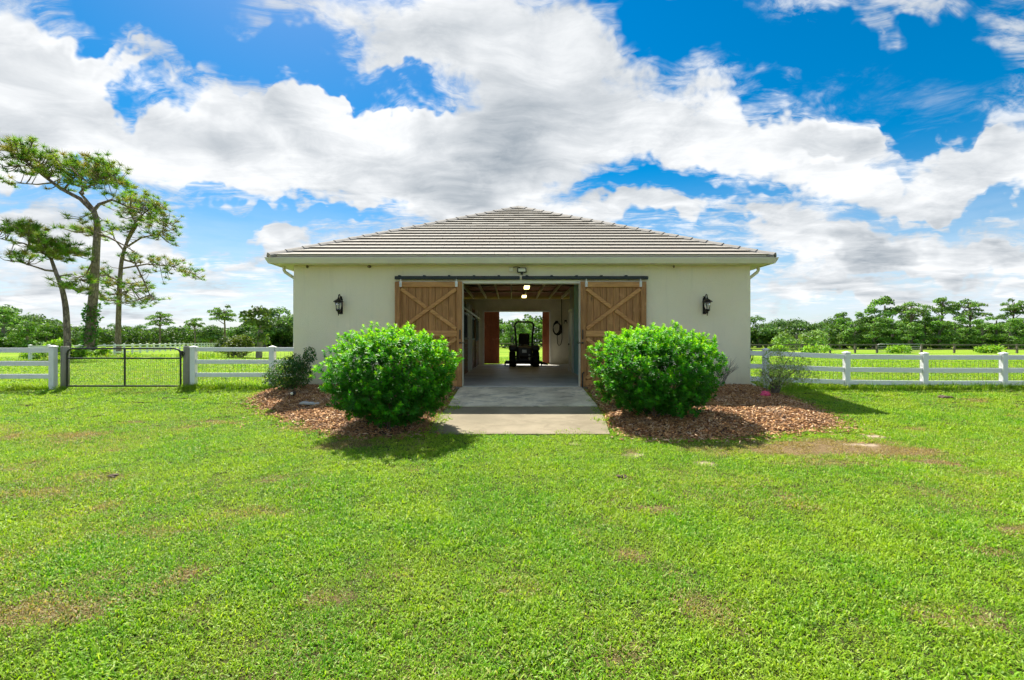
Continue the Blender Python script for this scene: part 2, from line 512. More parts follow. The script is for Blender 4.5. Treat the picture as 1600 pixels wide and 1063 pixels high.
m, n, b = new_mat('led_panel'); b.inputs['Base Color'].default_value = (.75, .74, .6, 1); b.inputs['Roughness'].default_value = .3; M['led'] = m
m, n, b = new_mat('vinyl'); p = pos(n)
c = mixc(n, noise(n, p, 3, 4, .6).ramp(.4, .8) * .5, (.80, .80, .80), (.66, .67, .64))
sepz = n.nodes.new('ShaderNodeSeparateXYZ'); n.links.new(p, sepz.inputs[0])
c = mixc(n, noise(n, stretch(n, p, (30, 30, 6)), 1, 4, .7).ramp(.55, .8) * .5, c, (.42, .44, .34))
n.links.new(c, b.inputs['Base Color']); b.inputs['Roughness'].default_value = .45; M['vinyl'] = m
M['old_wood'] = wood('weathered_wood', (.20, .18, .15), (.38, .35, .30), 'z', .9)
M['far_wood'] = wood('fence_wood', (.10, .085, .065), (.24, .20, .16), 'x', .9, knots=False)
M['wire'] = plain('wire', (.16, .16, .14), .5, .5, var=.2)
M['bark'] = None
m, n, b = new_mat('pine_bark'); p = pos(n)
v = n.nodes.new('ShaderNodeTexVoronoi'); v.inputs['Scale'].default_value = 1; v.feature = 'DISTANCE_TO_EDGE'
n.links.new(stretch(n, p, (7, 7, 2.6)), v.inputs['Vector'])
c = mixc(n, noise(n, stretch(n, p, (5, 5, 1.5)), 1, 5, .65).ramp(.3, .7), (.15, .105, .075), (.33, .255, .20))
c = mixc(n, X(n, v.outputs['Distance']).ramp(0, .14, .75, 0), c, (.06, .045, .035))
n.links.new(c, b.inputs['Base Color']); b.inputs['Roughness'].default_value = .9; M['bark'] = m
M['gray_bark'] = plain('gray_bark', (.24, .21, .175), .9, var=.35, scale=3)
M['twig'] = plain('twig', (.15, .12, .095), .9, var=.3, scale=9)
M['shrub'] = leafmat('shrub_leaf', .42, .46, .24)
M['dull_leaf'] = leafmat('dull_leaf', .28, .5, .4)
M['tree_leaf'] = leafmat('tree_leaf', .30, .55, .3, .3)
M['needle'] = leafmat('pine_needle', .28, .5, .4, .35)
m, n, b = new_mat('mulch_chip'); isl = island(n); p = pos(n)
r_ = n.nodes.new('ShaderNodeValToRGB'); lk(n, isl, r_.inputs[0])
e = r_.color_ramp.elements; e[0].color = (.13, .05, .022, 1); e[1].color = (.78, .55, .36, 1)
for q, cl in ((.25, (.32, .145, .05, 1)), (.55, (.50, .25, .085, 1)), (.8, (.62, .36, .15, 1))):
    k = e.new(q); k.color = cl
c = mixc(n, noise(n, p, 2.2, 4, .6).ramp(.45, .75) * .5, r_.outputs[0], (.20, .12, .07))
c = mixc(n, noise(n, p, 1.3, 3, .6).ramp(.55, .75) * .4, c, (.50, .40, .29))
n.links.new(c, b.inputs['Base Color']); b.inputs['Roughness'].default_value = .85; M['chip'] = m
M['mulch_base'] = plain('mulch_base', (.11, .058, .034), .95, var=.5, scale=14, bumpy=.8)
M['clod'] = plain('dark_earth', (.12, .085, .055), .95, var=.5, scale=20, bumpy=.8)
M['pink'] = plain('pink_cloth', (.75, .08, .20), .6, var=.15)
M['stone'] = plain('pale_stone', (.45, .45, .43), .7, var=.15)

# lawn: the soil and thatch under the blades
def dryness(x, y):
    """0 lush .. 1 bare/straw, for a lawn worn in patches"""
    x = np.asarray(x, float); y = np.asarray(y, float)
    a = fbm(x * .42 + 5, y * .55 + 3, 5)
    d = np.clip((a - .52) / .26, 0, 1) * .30
    s = fbm(x * 1.7 + 40, y * 2.1 + 9, 4)
    d = np.maximum(d, np.clip((s - .67) / .14, 0, 1) * .75)
    left = np.clip((-x - 1.2) / 5.0, 0, 1) * np.clip(1.2 - np.abs(y - 5.0) / 5.5, 0, 1)
    d = d + left * np.clip((fbm(x * .8, y * 1.3 + 70, 4) - .38) / .3, 0, 1) * .46
    for (px, py, rx, ry, w) in DRY:
        cx, cy = px, py
        e = np.hypot((x - cx) / rx, (y - cy) / ry) + (fbm(x * 2.2, y * 2.2, 4) - .5) * .9
        d = np.maximum(d, np.clip((1.15 - e) / .4, 0, 1) * w)
    return np.clip(d, 0, 1)
def bare(x, y):
    x = np.asarray(x, float); y = np.asarray(y, float)
    d = np.zeros(x.shape)
    for (cx, cy, rx, ry) in BARE:
        e = np.hypot((x - cx) / rx, (y - cy) / ry) + (fbm(x * 4, y * 4, 3) - .5) * .7
        d = np.maximum(d, np.clip((1.1 - e) / .3, 0, 1))
    return d
g = gpt
DRY = []
for (px, py, rx, ry, w) in [(1290, 700, 1.35, .55, .95), (1400, 706, .8, .35, .9), (1450, 722, .55, .25, .85), (1150, 700, 1.0, .35, .6),
                            (1022, 797, .20, .13, .9), (988, 866, .12, .10, .85), (972, 748, .14, .10, .8), (545, 695, .6, .3, .75), (480, 670, .5, .3, .7),
                            (610, 900, .3, .05, .6), (500, 935, .16, .08, .7), (150, 900, .20, .07, .7), (230, 925, .15, .05, .65), (95, 965, .22, .07, .6), (300, 960, .12, .05, .6), (1300, 725, .9, .2, .6),
                            (1550, 610, 1.5, .5, .3), (1540, 740, .5, .2, .5), (1580, 830, .4, .12, .7), (1540, 860, .25, .1, .7), (60, 960, .5, .2, .7),
                            (250, 830, .5, .14, .55), (150, 745, .6, .2, .5), (60, 770, .6, .2, .6), (400, 800, .5, .2, .45), (1500, 960, .3, .12, .6)]:
    x_, y_ = g(px, py); DRY.append((x_, y_, rx, ry, w))
BARE = []
for (px, py, rx, ry) in [(905, 693, .22, .07), (992, 711, .17, .08), (1103, 726, .14, .08), (1366, 681, .24, .12), (1345, 695, .30, .10), (560, 686, .22, .07), (175, 745, .05, .03)]:
    x_, y_ = g(px, py); BARE.append((x_, y_, rx, ry))

m, n, b = new_mat('lawn_soil'); p = pos(n)
at = n.nodes.new('ShaderNodeAttribute'); at.attribute_name = 'tint'
sp = n.nodes.new('ShaderNodeSeparateColor'); n.links.new(at.outputs['Color'], sp.inputs[0])
dry, bar_, far_ = (X(n, sp.outputs[i]) for i in range(3))
gr = mixc(n, noise(n, p, 26, 5, .7).ramp(.3, .7), (.025, .035, .010), (.08, .09, .022))
strw = mixc(n, noise(n, p, 30, 5, .7).ramp(.3, .7), (.13, .085, .04), (.31, .22, .11))
c = mixc(n, dry, gr, strw)
fg = mixc(n, noise(n, stretch(n, p, (.05, .16, 1)), 1, 6, .62).ramp(.34, .66), (.14, .27, .014), (.27, .36, .03))
fg = mixc(n, noise(n, p, 2.4, 5, .75).ramp(.5, .8) * .35, fg, (.09, .16, .018))
c = mixc(n, far_, c, fg)
sand = mixc(n, noise(n, p, 40, 4, .7), (.40, .30, .20), (.60, .48, .35))
c = mixc(n, bar_, c, sand)
n.links.new(c, b.inputs['Base Color']); b.inputs['Roughness'].default_value = .95; b.inputs['Specular IOR Level'].default_value = .1
bump(n, b, noise(n, p, 24, 5, .75), .8, .03); M['soil'] = m

m, n, b = new_mat('grass_blade')
at = n.nodes.new('ShaderNodeAttribute'); at.attribute_name = 'dry'; at.attribute_type = 'INSTANCER'
isl = island(n); p = pos(n)
dryv = X(n, at.outputs['Fac'])
lush = mixc(n, noise(n, p, 1.1, 4, .6).ramp(.33, .67), (.17, .41, .008), (.34, .51, .018))
lush = mixc(n, noise(n, p, 9, 4, .7).ramp(.48, .70) * .7, lush, (.08, .18, .010))
lush = mixc(n, isl.ramp(.55, 1), lush, (.46, .60, .08))
lush = mixc(n, isl.ramp(.0, .3, 1, 0) * .6, lush, (.075, .165, .012))
straw = mixc(n, isl, (.22, .155, .055), (.52, .43, .20))
fac = (dryv * 1.15 + (noise(n, p, 60, 2, .5) - .5) * 1.6 + (isl - .5) * .6).ramp(.36, .80)
c = mixc(n, fac, lush, straw)
n.links.new(c, b.inputs['Base Color']); b.inputs['Roughness'].default_value = .5; b.inputs['Specular IOR Level'].default_value = .35
t = n.nodes.new('ShaderNodeBsdfTranslucent')
n.links.new(mixc(n, 1.0, c, (1.4, 1.35, .6), 'MULTIPLY'), t.inputs['Color'])
mx = n.nodes.new('ShaderNodeMixShader'); mx.inputs[0].default_value = .42
n.links.new(b.outputs[0], mx.inputs[1]); n.links.new(t.outputs[0], mx.inputs[2])
n.links.new(mx.outputs[0], n.nodes['Material Output'].inputs['Surface']); M['grass'] = m

# ================================================================== SETTING: ground
def axis(lo, hi, step, far, grow=1.16):
    a = list(np.arange(lo, hi + 1e-6, step)); s = step; v = a[-1]
    while v < far[1]: s *= grow; v += s; a.append(v)
    s = step; v = a[0]; pre = []
    while v > far[0]: s *= grow; v -= s; pre.append(v)
    return np.array(pre[::-1] + a)
gx = axis(-13, 13.5, .11, (-1500, 1500)); gyv = axis(1.2, 13.4, .11, (-60, 2500))
GX, GY = np.meshgrid(gx, gyv)
GZ = gz(GX, GY)
foot = inpoly(GX, GY, SLAB) | ((GX > BX0) & (GX < BX1) & (GY > BY0 - .05) & (GY < BY1))
GZ = np.where(foot, GZ - .10, GZ)
nx, ny = len(gx), len(gyv)
verts = np.stack([GX.ravel(), GY.ravel(), GZ.ravel()], 1)
i0 = (np.arange(ny - 1)[:, None] * nx + np.arange(nx - 1)[None, :]).ravel()
faces = np.stack([i0, i0 + 1, i0 + nx + 1, i0 + nx], 1)
colr = np.stack([dryness(GX, GY).ravel(), bare(GX, GY).ravel(), np.clip((GY.ravel() - 14) / 18, 0, 1)], 1)
ground = link('ground', np_mesh('ground', verts, faces, M['soil'], colr, True))
tag(ground, kind='structure')

# paving
def ribbon(poly_fn, ys, thick, mat, name):
    mb = MB()
    for i in range(len(ys) - 1):
        a, b_ = ys[i], ys[i + 1]
        (xa0, xa1, za), (xb0, xb1, zb) = poly_fn(a), poly_fn(b_)
        t = thick
        mb.hexa([(xa0, a, za - t), (xa1, a, za - t), (xb1, b_, zb - t), (xb0, b_, zb - t), (xa0, a, za), (xa1, a, za), (xb1, b_, zb), (xb0, b_, zb)])
    o = mb.build(name, mat); tag(o, kind='structure'); return o
def wx(y):
    return np.interp(y, [8.1, 9.3, 10.26, 12.16], [-1.40, -1.44, -1.36, -1.31]), np.interp(y, [8.1, 9.3, 10.26, 12.16], [1.64, 1.78, 1.82, 1.76])
ribbon(lambda y: (*wx(y), float(np.interp(y, [10.285, 12.14], [-.205, .018]))), [10.285, 12.14], .16, M['ramp'], 'ramp')
ribbon(lambda y: (*wx(y), float(np.interp(y, [8.1, 9.2, 10.26], [-.385, -.315, -.225]))), [8.1, 8.6, 9.2, 9.7, 10.26], .14, M['concrete'], 'walkway')

# mulch beds
def bed_height(x, y, poly):
    d = polydist(x, y, poly)
    wall = np.clip((y - 10.9) / 1.2, 0, 1)
    return gz(x, y) + .13 * np.clip(d / .8, 0, 1) ** .7 + .09 * wall - .015
def mulch(poly, n_chip, seed):
    rs = np.random.RandomState(seed)
    P_ = np.array(poly); x0, y0 = P_.min(0); x1, y1 = P_.max(0)
    st = .07
    xs = np.arange(x0, x1 + st, st); ys = np.arange(y0, y1 + st, st)
    A, B = np.meshgrid(xs, ys)
    Z = bed_height(A, B, poly) + (fbm(A * 9, B * 9, 2) - .5) * .03
    ins = inpoly(A, B, poly) & (B < 12.15)
    Z = np.where(ins, Z, gz(A, B) - .03)
    m_ = len(xs)
    q = (np.arange(len(ys) - 1)[:, None] * m_ + np.arange(m_ - 1)[None, :]).ravel()
    f = np.stack([q, q + 1, q + m_ + 1, q + m_], 1)
    keep = ins.ravel()[f].sum(1) >= 2
    bed = link('mulch_bed', np_mesh('mulch_bed', np.stack([A.ravel(), B.ravel(), Z.ravel()], 1), f[keep], M['mulch_base'], smooth=True))
    tag(bed, kind='structure')
    # loose bark chips, uncountable
    n_ = int(n_chip * 2.2)
    cx = rs.uniform(x0 - .25, x1 + .25, n_); cy = rs.uniform(y0 - .25, min(y1, 12.1), n_)
    ok = inpoly(cx, cy, poly) | ((polydist(cx, cy, poly) < rs.exponential(.12, n_)) & ~inpoly(cx, cy, SLAB))
    ok &= ~((cx > BX0) & (cx < BX1) & (cy > 12.12))
    cx, cy = cx[ok][:n_chip], cy[ok][:n_chip]; k = len(cx)
    ins = inpoly(cx, cy, poly)
    cz = np.where(ins, bed_height(cx, cy, poly) + .012, gz(cx, cy) + .012) + rs.uniform(0, .022, k)
    L = rs.uniform(.014, .044, k) * rs.choice([.5, .8, 1, 1.5], k); w = rs.uniform(.004, .014, k); t = rs.uniform(.002, .005, k)
    ya = rs.uniform(0, 2 * np.pi, k); pi_ = rs.normal(0, .35, k); ro = rs.normal(0, .4, k)
    ux = np.stack([np.cos(ya) * np.cos(pi_), np.sin(ya) * np.cos(pi_), np.sin(pi_)], 1)
    side = np.stack([-np.sin(ya), np.cos(ya), np.zeros(k)], 1)
    up = np.cross(ux, side)
    vx = side * np.cos(ro)[:, None] + up * np.sin(ro)[:, None]; wz = np.cross(ux, vx)
    C = np.stack([cx, cy, cz], 1)
    V = []
    for (a, b_, c_) in [(-1, -.7, -1), (1, -1, -1), (.8, 1, -1), (-1, .9, -1), (-1, -.7, 1), (1, -1, 1), (.8, 1, 1), (-1, .9, 1)]:
        V.append(C + ux * (L * a)[:, None] + vx * (w * b_)[:, None] + wz * (t * c_)[:, None])
    V = np.stack(V, 1).reshape(-1, 3)
    fb = np.array([(3, 2, 1, 0), (4, 5, 6, 7), (0, 1, 5, 4), (1, 2, 6, 5), (2, 3, 7, 6), (3, 0, 4, 7)])
    Fc = (np.arange(k)[:, None, None] * 8 + fb[None]).reshape(-1, 4)
    ch = link('bark_chips', np_mesh('bark_chips', V, Fc, M['chip']), bed)
    tag(ch, kind='stuff')
mulch(BED_R, 22000, 3)
mulch(BED_L, 16000, 4)

# ================================================================== BARN
barn = thing('barn', 'cream stucco horse barn with tan tiled hip roof and open wooden sliding doors', 'barn', ((BX0 + BX1) / 2, BY0, 0))
WT = .20
mb = MB()
mb.box(BX0, OX0, BY0, BY0 + WT, -.35, 3.30).box(OX1, BX1, BY0, BY0 + WT, -.35, 3.30).box(OX0, OX1, BY0, BY0 + WT, OZ, 3.30)
mb.build('front_wall', M['stucco'], barn)
MB().box(BX0, BX0 + WT, BY0 + WT, BY1 - WT, -.3, 3.30).build('side_wall', M['stucco'], barn)
MB().box(BX1 - WT, BX1, BY0 + WT, BY1 - WT, -.3, 3.30).build('side_wall', M['stucco'], barn)
RX0, RX1, RZ = -1.41, 1.89, 2.67
mb = MB()
mb.box(BX0, RX0, BY1 - WT, BY1, -.3, 3.30).box(RX1, BX1, BY1 - WT, BY1, -.3, 3.30).box(RX0, RX1, BY1 - WT, BY1, RZ, 3.30)
mb.build('rear_wall', M['inner_wall'], barn)
mb = MB()
mb.box(RX0 - .07, RX0 + .012, BY1 - WT - .03, BY1 + .01, .02, RZ + .07).box(RX1 - .012, RX1 + .07, BY1 - WT - .03, BY1 + .01, .02, RZ + .07).box(RX0 + .012, RX1 - .012, BY1 - WT - .03, BY1 + .01, RZ - .012, RZ + .07)
mb.build('rear_door_frame', M['white_paint'], barn)
MB().box(BX0 + WT, BX1 - WT, BY0 - .015, BY1 - .005, -.2, .03).build('floor', M['floor'], barn)
MB().box(OX0 - .02, OX1 + .02, BY0 - .022, BY0 - .002, OZ, OZ + .075).build('lintel_trim', M['trim'], barn)
MB().box(OX0 - .004, OX0 + .022, BY0 - .02, BY0 + WT + .01, .03, OZ).build('door_jamb', M['trim'], barn)
MB().box(OX1 - .022, OX1 + .004, BY0 - .02, BY0 + WT + .01, .03, OZ).build('door_jamb', M['trim'], barn)

# --- roof
EX0, EX1, EY0, EY1, EZ = -5.93, 6.40, 11.77, 24.80, 3.235
HALF = (EX1 - EX0) / 2; XC = (EX0 + EX1) / 2; RISE = 2.88
PF = Vector((XC, EY0 + HALF, EZ + RISE)); PB = Vector((XC, EY1 - HALF, EZ + RISE))
c00, c10, c11, c01 = Vector((EX0, EY0, EZ)), Vector((EX1, EY0, EZ)), Vector((EX1, EY1, EZ)), Vector((EX0, EY1, EZ))
roof = MB()
th = Vector((0, 0, -.04))
for q in ([c00, c10, PF], [c11, c01, PB], [c10, c11, PB, PF], [c01, c00, PF, PB]):
    k = len(q)
    roof.add(q, [tuple(range(k))]); roof.add([v + th for v in q], [tuple(range(k))[::-1]])
roof = roof.build('roof', M['deck'], barn)
ROOFO = Vector(barn.location)
NR = 20
def slope_tiles(A, B, TA, TB, rows, tw, row0=0):
    """quads of tile between eave A-B and top TA-TB; yields 8 corner hexahedra"""
    e = (B - A).normalized()
    up = ((TA + TB) / 2 - (A + B) / 2)
    nrm = e.cross(up).normalized()
    if nrm.z < 0: nrm = -nrm
    out = []
    for r in range(rows):
        t0, t1 = r / rows, min(1, (r + 1.10) / rows)
        L0, R0 = A.lerp(TA, t0), B.lerp(TB, t0); L1, R1 = A.lerp(TA, t1), B.lerp(TB, t1)
        base = (A + B) / 2
        xl0, xr0 = (L0 - base).dot(e), (R0 - base).dot(e); xl1, xr1 = (L1 - base).dot(e), (R1 - base).dot(e)
        off = (tw * .5 if r % 2 else 0)
        k0 = math.floor((xl0 - off) / tw); k1 = math.ceil((xr0 - off) / tw)
        mid0 = base.lerp((TA + TB) / 2, t0); mid1 = base.lerp((TA + TB) / 2, t1)
        for k in range(k0, k1):
            a, b_ = k * tw + off + .0025, (k + 1) * tw + off - .0025
            a0, b0 = max(a, xl0), min(b_, xr0)
            a1, b1 = min(max(a, xl1), xr1), max(min(b_, xr1), xl1)
            if b0 - a0 < .03: continue
            full = abs(a0 - a) < 1e-6 and abs(b0 - b_) < 1e-6 and abs(a1 - a) < 1e-6 and abs(b1 - b_) < 1e-6
            h0, h1, t = .064 + random.uniform(-.004, .004), .014, .022
            p = [mid0 + e * a0 + nrm * (h0 - t), mid0 + e * b0 + nrm * (h0 - t), mid1 + e * b1 + nrm * (h1 - .008), mid1 + e * a1 + nrm * (h1 - .008),
                 mid0 + e * a0 + nrm * h0, mid0 + e * b0 + nrm * h0, mid1 + e * b1 + nrm * (h1 + .002), mid1 + e * a1 + nrm * (h1 + .002)]
            out.append((r, k, full, mid0 + e * ((a0 + b0) / 2), p))
    return out
TW = .333
ft = slope_tiles(c00, c10, PF, PF, NR, TW)
ft.sort(key=lambda t: (t[0], t[1]))
shared = None
rest = MB()
for idx, (r, k, full, ctr, p) in enumerate(ft):
    if idx < 300:
        if full:
            if shared is None: shared = MB().hexa([v - ctr for v in p]).mesh('tile', M['tile'])
            link('tile', shared, roof, ctr - ROOFO)
        else:
            link('tile', MB().hexa([v - ctr for v in p]).mesh('tile_cut', M['tile']), roof, ctr - ROOFO)
    else: rest.hexa(p)
rest.build('tile_courses', M['tile'], roof, kind='stuff')
rest = MB()
for (A, B, TA, TB) in ((c10, c11, PF, PB), (c11, c01, PB, PB), (c01, c00, PB, PF)):
    for (r, k, full, ctr, p) in slope_tiles(A, B, TA, TB, NR, TW): rest.hexa(p)
rest.build('tile_courses', M['tile'], roof, kind='stuff')
def caps(A, B, count, wdt, drop, start_round=False):
    d = (B - A); L = d.length / count; u = d.normalized()
    side = u.cross(Vector((0, 0, 1))).normalized(); up = side.cross(u).normalized()
    proto = MB()
    n_ = 7; sec0 = []; sec1 = []
    for j in range(n_):
        a = -1 + 2 * j / (n_ - 1)
        sec0.append(side * (a * wdt) + up * (.088 - drop * abs(a) ** 1.5)); sec1.append(side * (a * wdt * .90) + up * (.068 - drop * abs(a) ** 1.5))
    V = [s_ for s_ in sec0] + [s_ + u * (L * 1.12) for s_ in sec1] + [s_ - up * .055 for s_ in sec0] + [s_ - up * .055 + u * (L * 1.12) for s_ in sec1]
    Fs = []
    for j in range(n_ - 1):
        Fs += [(j, j + 1, n_ + j + 1, n_ + j), (2 * n_ + j + 1, 2 * n_ + j, 3 * n_ + j, 3 * n_ + j + 1), (j + 1, j, 2 * n_ + j, 2 * n_ + j + 1), (n_ + j, n_ + j + 1, 3 * n_ + j + 1, 3 * n_ + j)]
    Fs += [(0, n_, 3 * n_, 2 * n_), (2 * n_ - 1, n_ - 1, 3 * n_ - 1, 4 * n_ - 1)]
    proto.add(V, Fs)
    me = proto.mesh('hip_cap', M['hip'])
    for i in range(count):
        o = link('hip_cap', me, roof, A + u * (L * i) - ROOFO)
for A, B in ((c00, PF), (c10, PF), (c11, PB), (c01, PB)): caps(A + Vector((0, 0, .01)), B + Vector((0, 0, .01)), 21, .135, .075)
caps(PF, PB, 2, .135, .06)

# --- eaves: soffit, fascia, gutter all round, downspouts
def ring(prof, x0, x1, y0, y1):
    mb_ = MB(); V = []; k = len(prof)
    for (sx, sy, bx, by) in ((-1, -1, x0, y0), (1, -1, x1, y0), (1, 1, x1, y1), (-1, 1, x0, y1)):
        for (o_, z) in prof: V.append((bx + sx * o_, by + sy * o_, z))
    Fs = []
    for c_ in range(4):
        n2 = (c_ + 1) % 4
        for j in range(k):
            j2 = (j + 1) % k
            Fs.append((c_ * k + j, n2 * k + j, n2 * k + j2, c_ * k + j2))
    return mb_.add(V, Fs)
FX0, FX1, FY0, FY1 = EX0 + .05, EX1 - .05, EY0 + .06, EY1 - .05
ring([(0, 3.06), (0, 3.215), (-.02, 3.215), (-.02, 3.06)], FX0, FX1, FY0, FY1).build('fascia', M['trim'], barn)
ring([(.045, 3.20), (.045, 3.272), (.03, 3.272), (.03, 3.20)], FX0, FX1, FY0, FY1).build('eave_closure', M['trim'], barn)
sof = MB()
sof.box(FX0 + .02, FX1 - .02, FY0 + .02, BY0 - .002, 3.075, 3.09).box(FX0 + .02, BX0 - .002, BY0 - .002, BY1, 3.075, 3.09).box(BX1 + .002, FX1 - .02, BY0 - .002, BY1, 3.075, 3.09)
sof.build('soffit', M['soffit'], barn)
ring([(.002, 3.07), (.065, 3.07), (.078, 3.10), (.105, 3.155), (.112, 3.185), (.122, 3.19), (.122, 3.203), (.10, 3.203), (.10, 3.19), (.06, 3.09), (.002, 3.09)], FX0, FX1, FY0, FY1).build('gutter', M['gutter'], barn)
for sgn, wx_, ex in ((-1, BX0, FX0), (1, BX1, FX1)):
    x_top = ex + sgn * .03 - sgn * .10
    x_w = wx_ + sgn * .045
    yy = BY0 + .16
    pts = [(x_top, yy, 3.08), (x_top, yy, 2.98), (x_top - sgn * .03, yy, 2.93), (x_w + sgn * .05, yy, 2.80), (x_w, yy, 2.75), (x_w, yy, .15), (x_w + sgn * .04, yy, .08), (x_w + sgn * .16, yy - .02, .03)]
    MB().tube(pts, .040, 10).build('downspout', M['gutter'], barn)
# small dark wasp nests and drilled holes under the eave
for (px, py, r_) in ((480, 415.5, .035), (577, 416.5, .05), (1053, 415.5, .022)):
    w_ = W(px, py, BY0 - .03)
    MB().lathe((w_.x, BY0 - .03, 3.035), [(.006, -.03), (r_ * .8, -.012), (r_, .01), (r_ * .8, .03), (.01, .042)], 9).build('nest', M['bark'], barn)

# --- sliding doors
def sliding_door(x0, x1, z0, z1, yf, hs_, label):
    """yf = front face of the plank layer; parts planks, rails, braces"""
    root = MB().box(x0 + .02, x1 - .02, yf + .028, yf + .05, z0 + .01, z1 - .01).build('sliding_door', M['door_v'], barn, label=label)
    nP = 10; sw = .125
    w_ = (x1 - x0) / nP
    me = None
    for i in range(nP):
        a, b_ = x0 + i * w_ + .003, x0 + (i + 1) * w_ - .003
        MB().box(a, b_, yf + random.uniform(0, .004), yf + .026, z0, z1, .007).build('plank', M['door_v'], root)
    ft_ = yf - .045
    for (a, b_) in ((x0 - .004, x0 + sw), (x1 - sw, x1 + .004)):
        MB().box(a, b_, ft_, yf - .001, z0 - .01, z1 + .012, .006).build('stile', M['door_v'], root)
    zm = z0 + (z1 - z0) * .505
    rails = ((z0 + .0, z0 + .15), (zm - .075, zm + .075), (z1 - .125, z1 + .004))
    for (a, b_) in rails:
        MB().box(x0 + sw + .003, x1 - sw - .003, ft_ + .003, yf - .001, a, b_, .006).build('rail', M['door_h'], root)
    for (a, b_) in ((rails[0][1], rails[1][0]), (rails[1][1], rails[2][0])):
        xa, xb = x0 + sw + .02, x1 - sw - .02
        yc = yf - .021
        MB().bar((xa, yc, a + .045), (xb, yc, b_ - .045), .09, .040, (0, 1, 0), .007).build('brace', M['door_h'], root)
        p0 = Vector((xa, yc, b_ - .045)); p1 = Vector((xb, yc, a + .045)); mid = (p0 + p1) / 2; dv = (p1 - p0).normalized()
        for (q0, q1) in ((p0, mid - dv * .062), (mid + dv * .062, p1)):
            MB().bar(q0, q1, .09, .038, (0, 1, 0), .007).build('brace', M['door_h'], root)
    for xc in (x0 + .14, x1 - .14):
        h_ = MB(); h_.box(xc - .032, xc + .032, ft_ - .008, ft_ - .001, z1 - .12, z1 + .02, .004)
        h_.lathe((xc, ft_ - .012, z1 - .06), [(.016, -.006), (.016, .006)], 8, 'Y').box(xc - .012, xc + .012, ft_ + .004, ft_ + .02, z1 + .012, z1 + .075)
        h_.build('hanger', M['white_paint'], root)
    xh = x1 - .05 if hs_ > 0 else x0 + .05
    hd = MB(); hd.box(xh - .014, xh + .014, ft_ - .010, ft_ - .001, 1.22, 1.46, .004).tube([(xh, ft_ - .008, 1.25), (xh, ft_ - .045, 1.27), (xh, ft_ - .05, 1.34), (xh, ft_ - .045, 1.41), (xh, ft_ - .008, 1.43)], .008, 6)
    hd.build('handle', M['black'], root)
    lt = MB(); lt.tube([(xh - .02, ft_ - .02, 1.13), (xh + hs_ * .10, ft_ - .02, 1.125), (xh + hs_ * .12, ft_ - .02, 1.10)], .010, 6).lathe((xh, ft_ - .012, 1.13), [(.022, -.01), (.022, .01)], 8, 'Y')
    lt.build('latch', M['black'], root)
    return root
DYF = BY0 - .085
sliding_door(-2.915, -1.245, .045, 2.645, DYF, 1, 'left brown plank sliding door with cross braces')
sliding_door(1.712, 3.345, .045, 2.645, DYF, -1, 'right brown plank sliding door with cross braces')
for (a, b_) in ((-2.93, .19), (.25, 3.40)):
    tr = MB(); tr.box(a, b_, DYF - .035, DYF + .03, 2.712, 2.795, .012)
    tr = tr.build('door_track', M['track'], barn)
    x_ = a + .12
    while x_ < b_:
        MB().box(x_ - .03, x_ + .03, DYF - .045, BY0 - .001, 2.797, 2.815).build('bracket', M['track'], tr)
        x_ += .62
MB().tube([(OX1 - .02 + .05, BY0 - .14, .02), (OX1 + .03, BY0 - .14, .36), (OX1 + .07, BY0 - .14, .40)], .018, 6).build('floor_guide', M['black'], barn)

# --- rear doors (reddish planks, half closed, hung outside the rear wall)
for (x0, x1) in ((-1.75, -.64), (1.54, 2.66)):
    rd = MB().box(x0, x1, BY1 + .065, BY1 + .085, .05, 2.72).build('rear_sliding_door', M['red_v'], barn)
    k = 6; w_ = (x1 - x0) / k
    for i in range(k):
        MB().box(x0 + i * w_ + .004, x0 + (i + 1) * w_ - .004, BY1 + .038, BY1 + .064, .05, 2.72, .004).build('plank', M['red_v'], rd)
    for (a, b_) in ((.05, .19), (1.30, 1.44), (2.56, 2.72)):
        MB().box(x0 + .01, x1 - .01, BY1 + .012, BY1 + .037, a, b_, .004).build('rail', M['red_v'], rd)

# --- inside: joists, purlins, stalls on the left, tack room on the right
for i in range(-6, 12):
    xj = -.03 + i * .628
    if BX0 + .3 < xj < BX1 - .3:
        MB().box(xj - .022, xj + .022, BY0 + WT + .01, BY1 - WT - .004, 3.285, 3.43).build('joist', M['joist'], barn)
for t_ in (.08, .16, .24, .32, .42, .52):
    zc = EZ + RISE * t_ - .075; yc = EY1 - HALF * t_
    x0, x1 = EX0 + HALF * t_ + .3, EX1 - HALF * t_ - .3
    if t_ > .09: MB().box(x0, x1, yc - .03, yc + .03, zc - .04, zc + .02).build('purlin', M['joist'], barn)
SX = -1.64
st = MB()
def stall_front(y0, y1):
    o = MB().box(SX - .06, SX + .0, y0 + .06, y1 - .06, .03, .10).build('stall_front', M['stall'], barn)
    z = .11
    while z < 1.15:
        MB().box(SX - .055, SX - .015, y0 + .065, y1 - .065, z, z + .135, .005).build('board', M['stall'], o); z += .142
    MB().box(SX - .06, SX + .005, y0 + .06, y1 - .06, z, z + .05).build('sill_rail', M['black'], o)
    MB().box(SX - .06, SX + .005, y0 + .06, y1 - .06, 2.12, 2.18).build('top_rail', M['black'], o)
    bars = MB(); yb = y0 + .14
    while yb < y1 - .1:
        bars.tube([(SX - .03, yb, z + .04), (SX - .03, yb, 2.13)], .010, 6); yb += .105
    bars.build('bars', M['black'], o)
for (a, b_) in ((12.5, 15.0), (16.3, 18.2), (19.5, 21.4), (22.7, 24.1)): stall_front(a, b_)
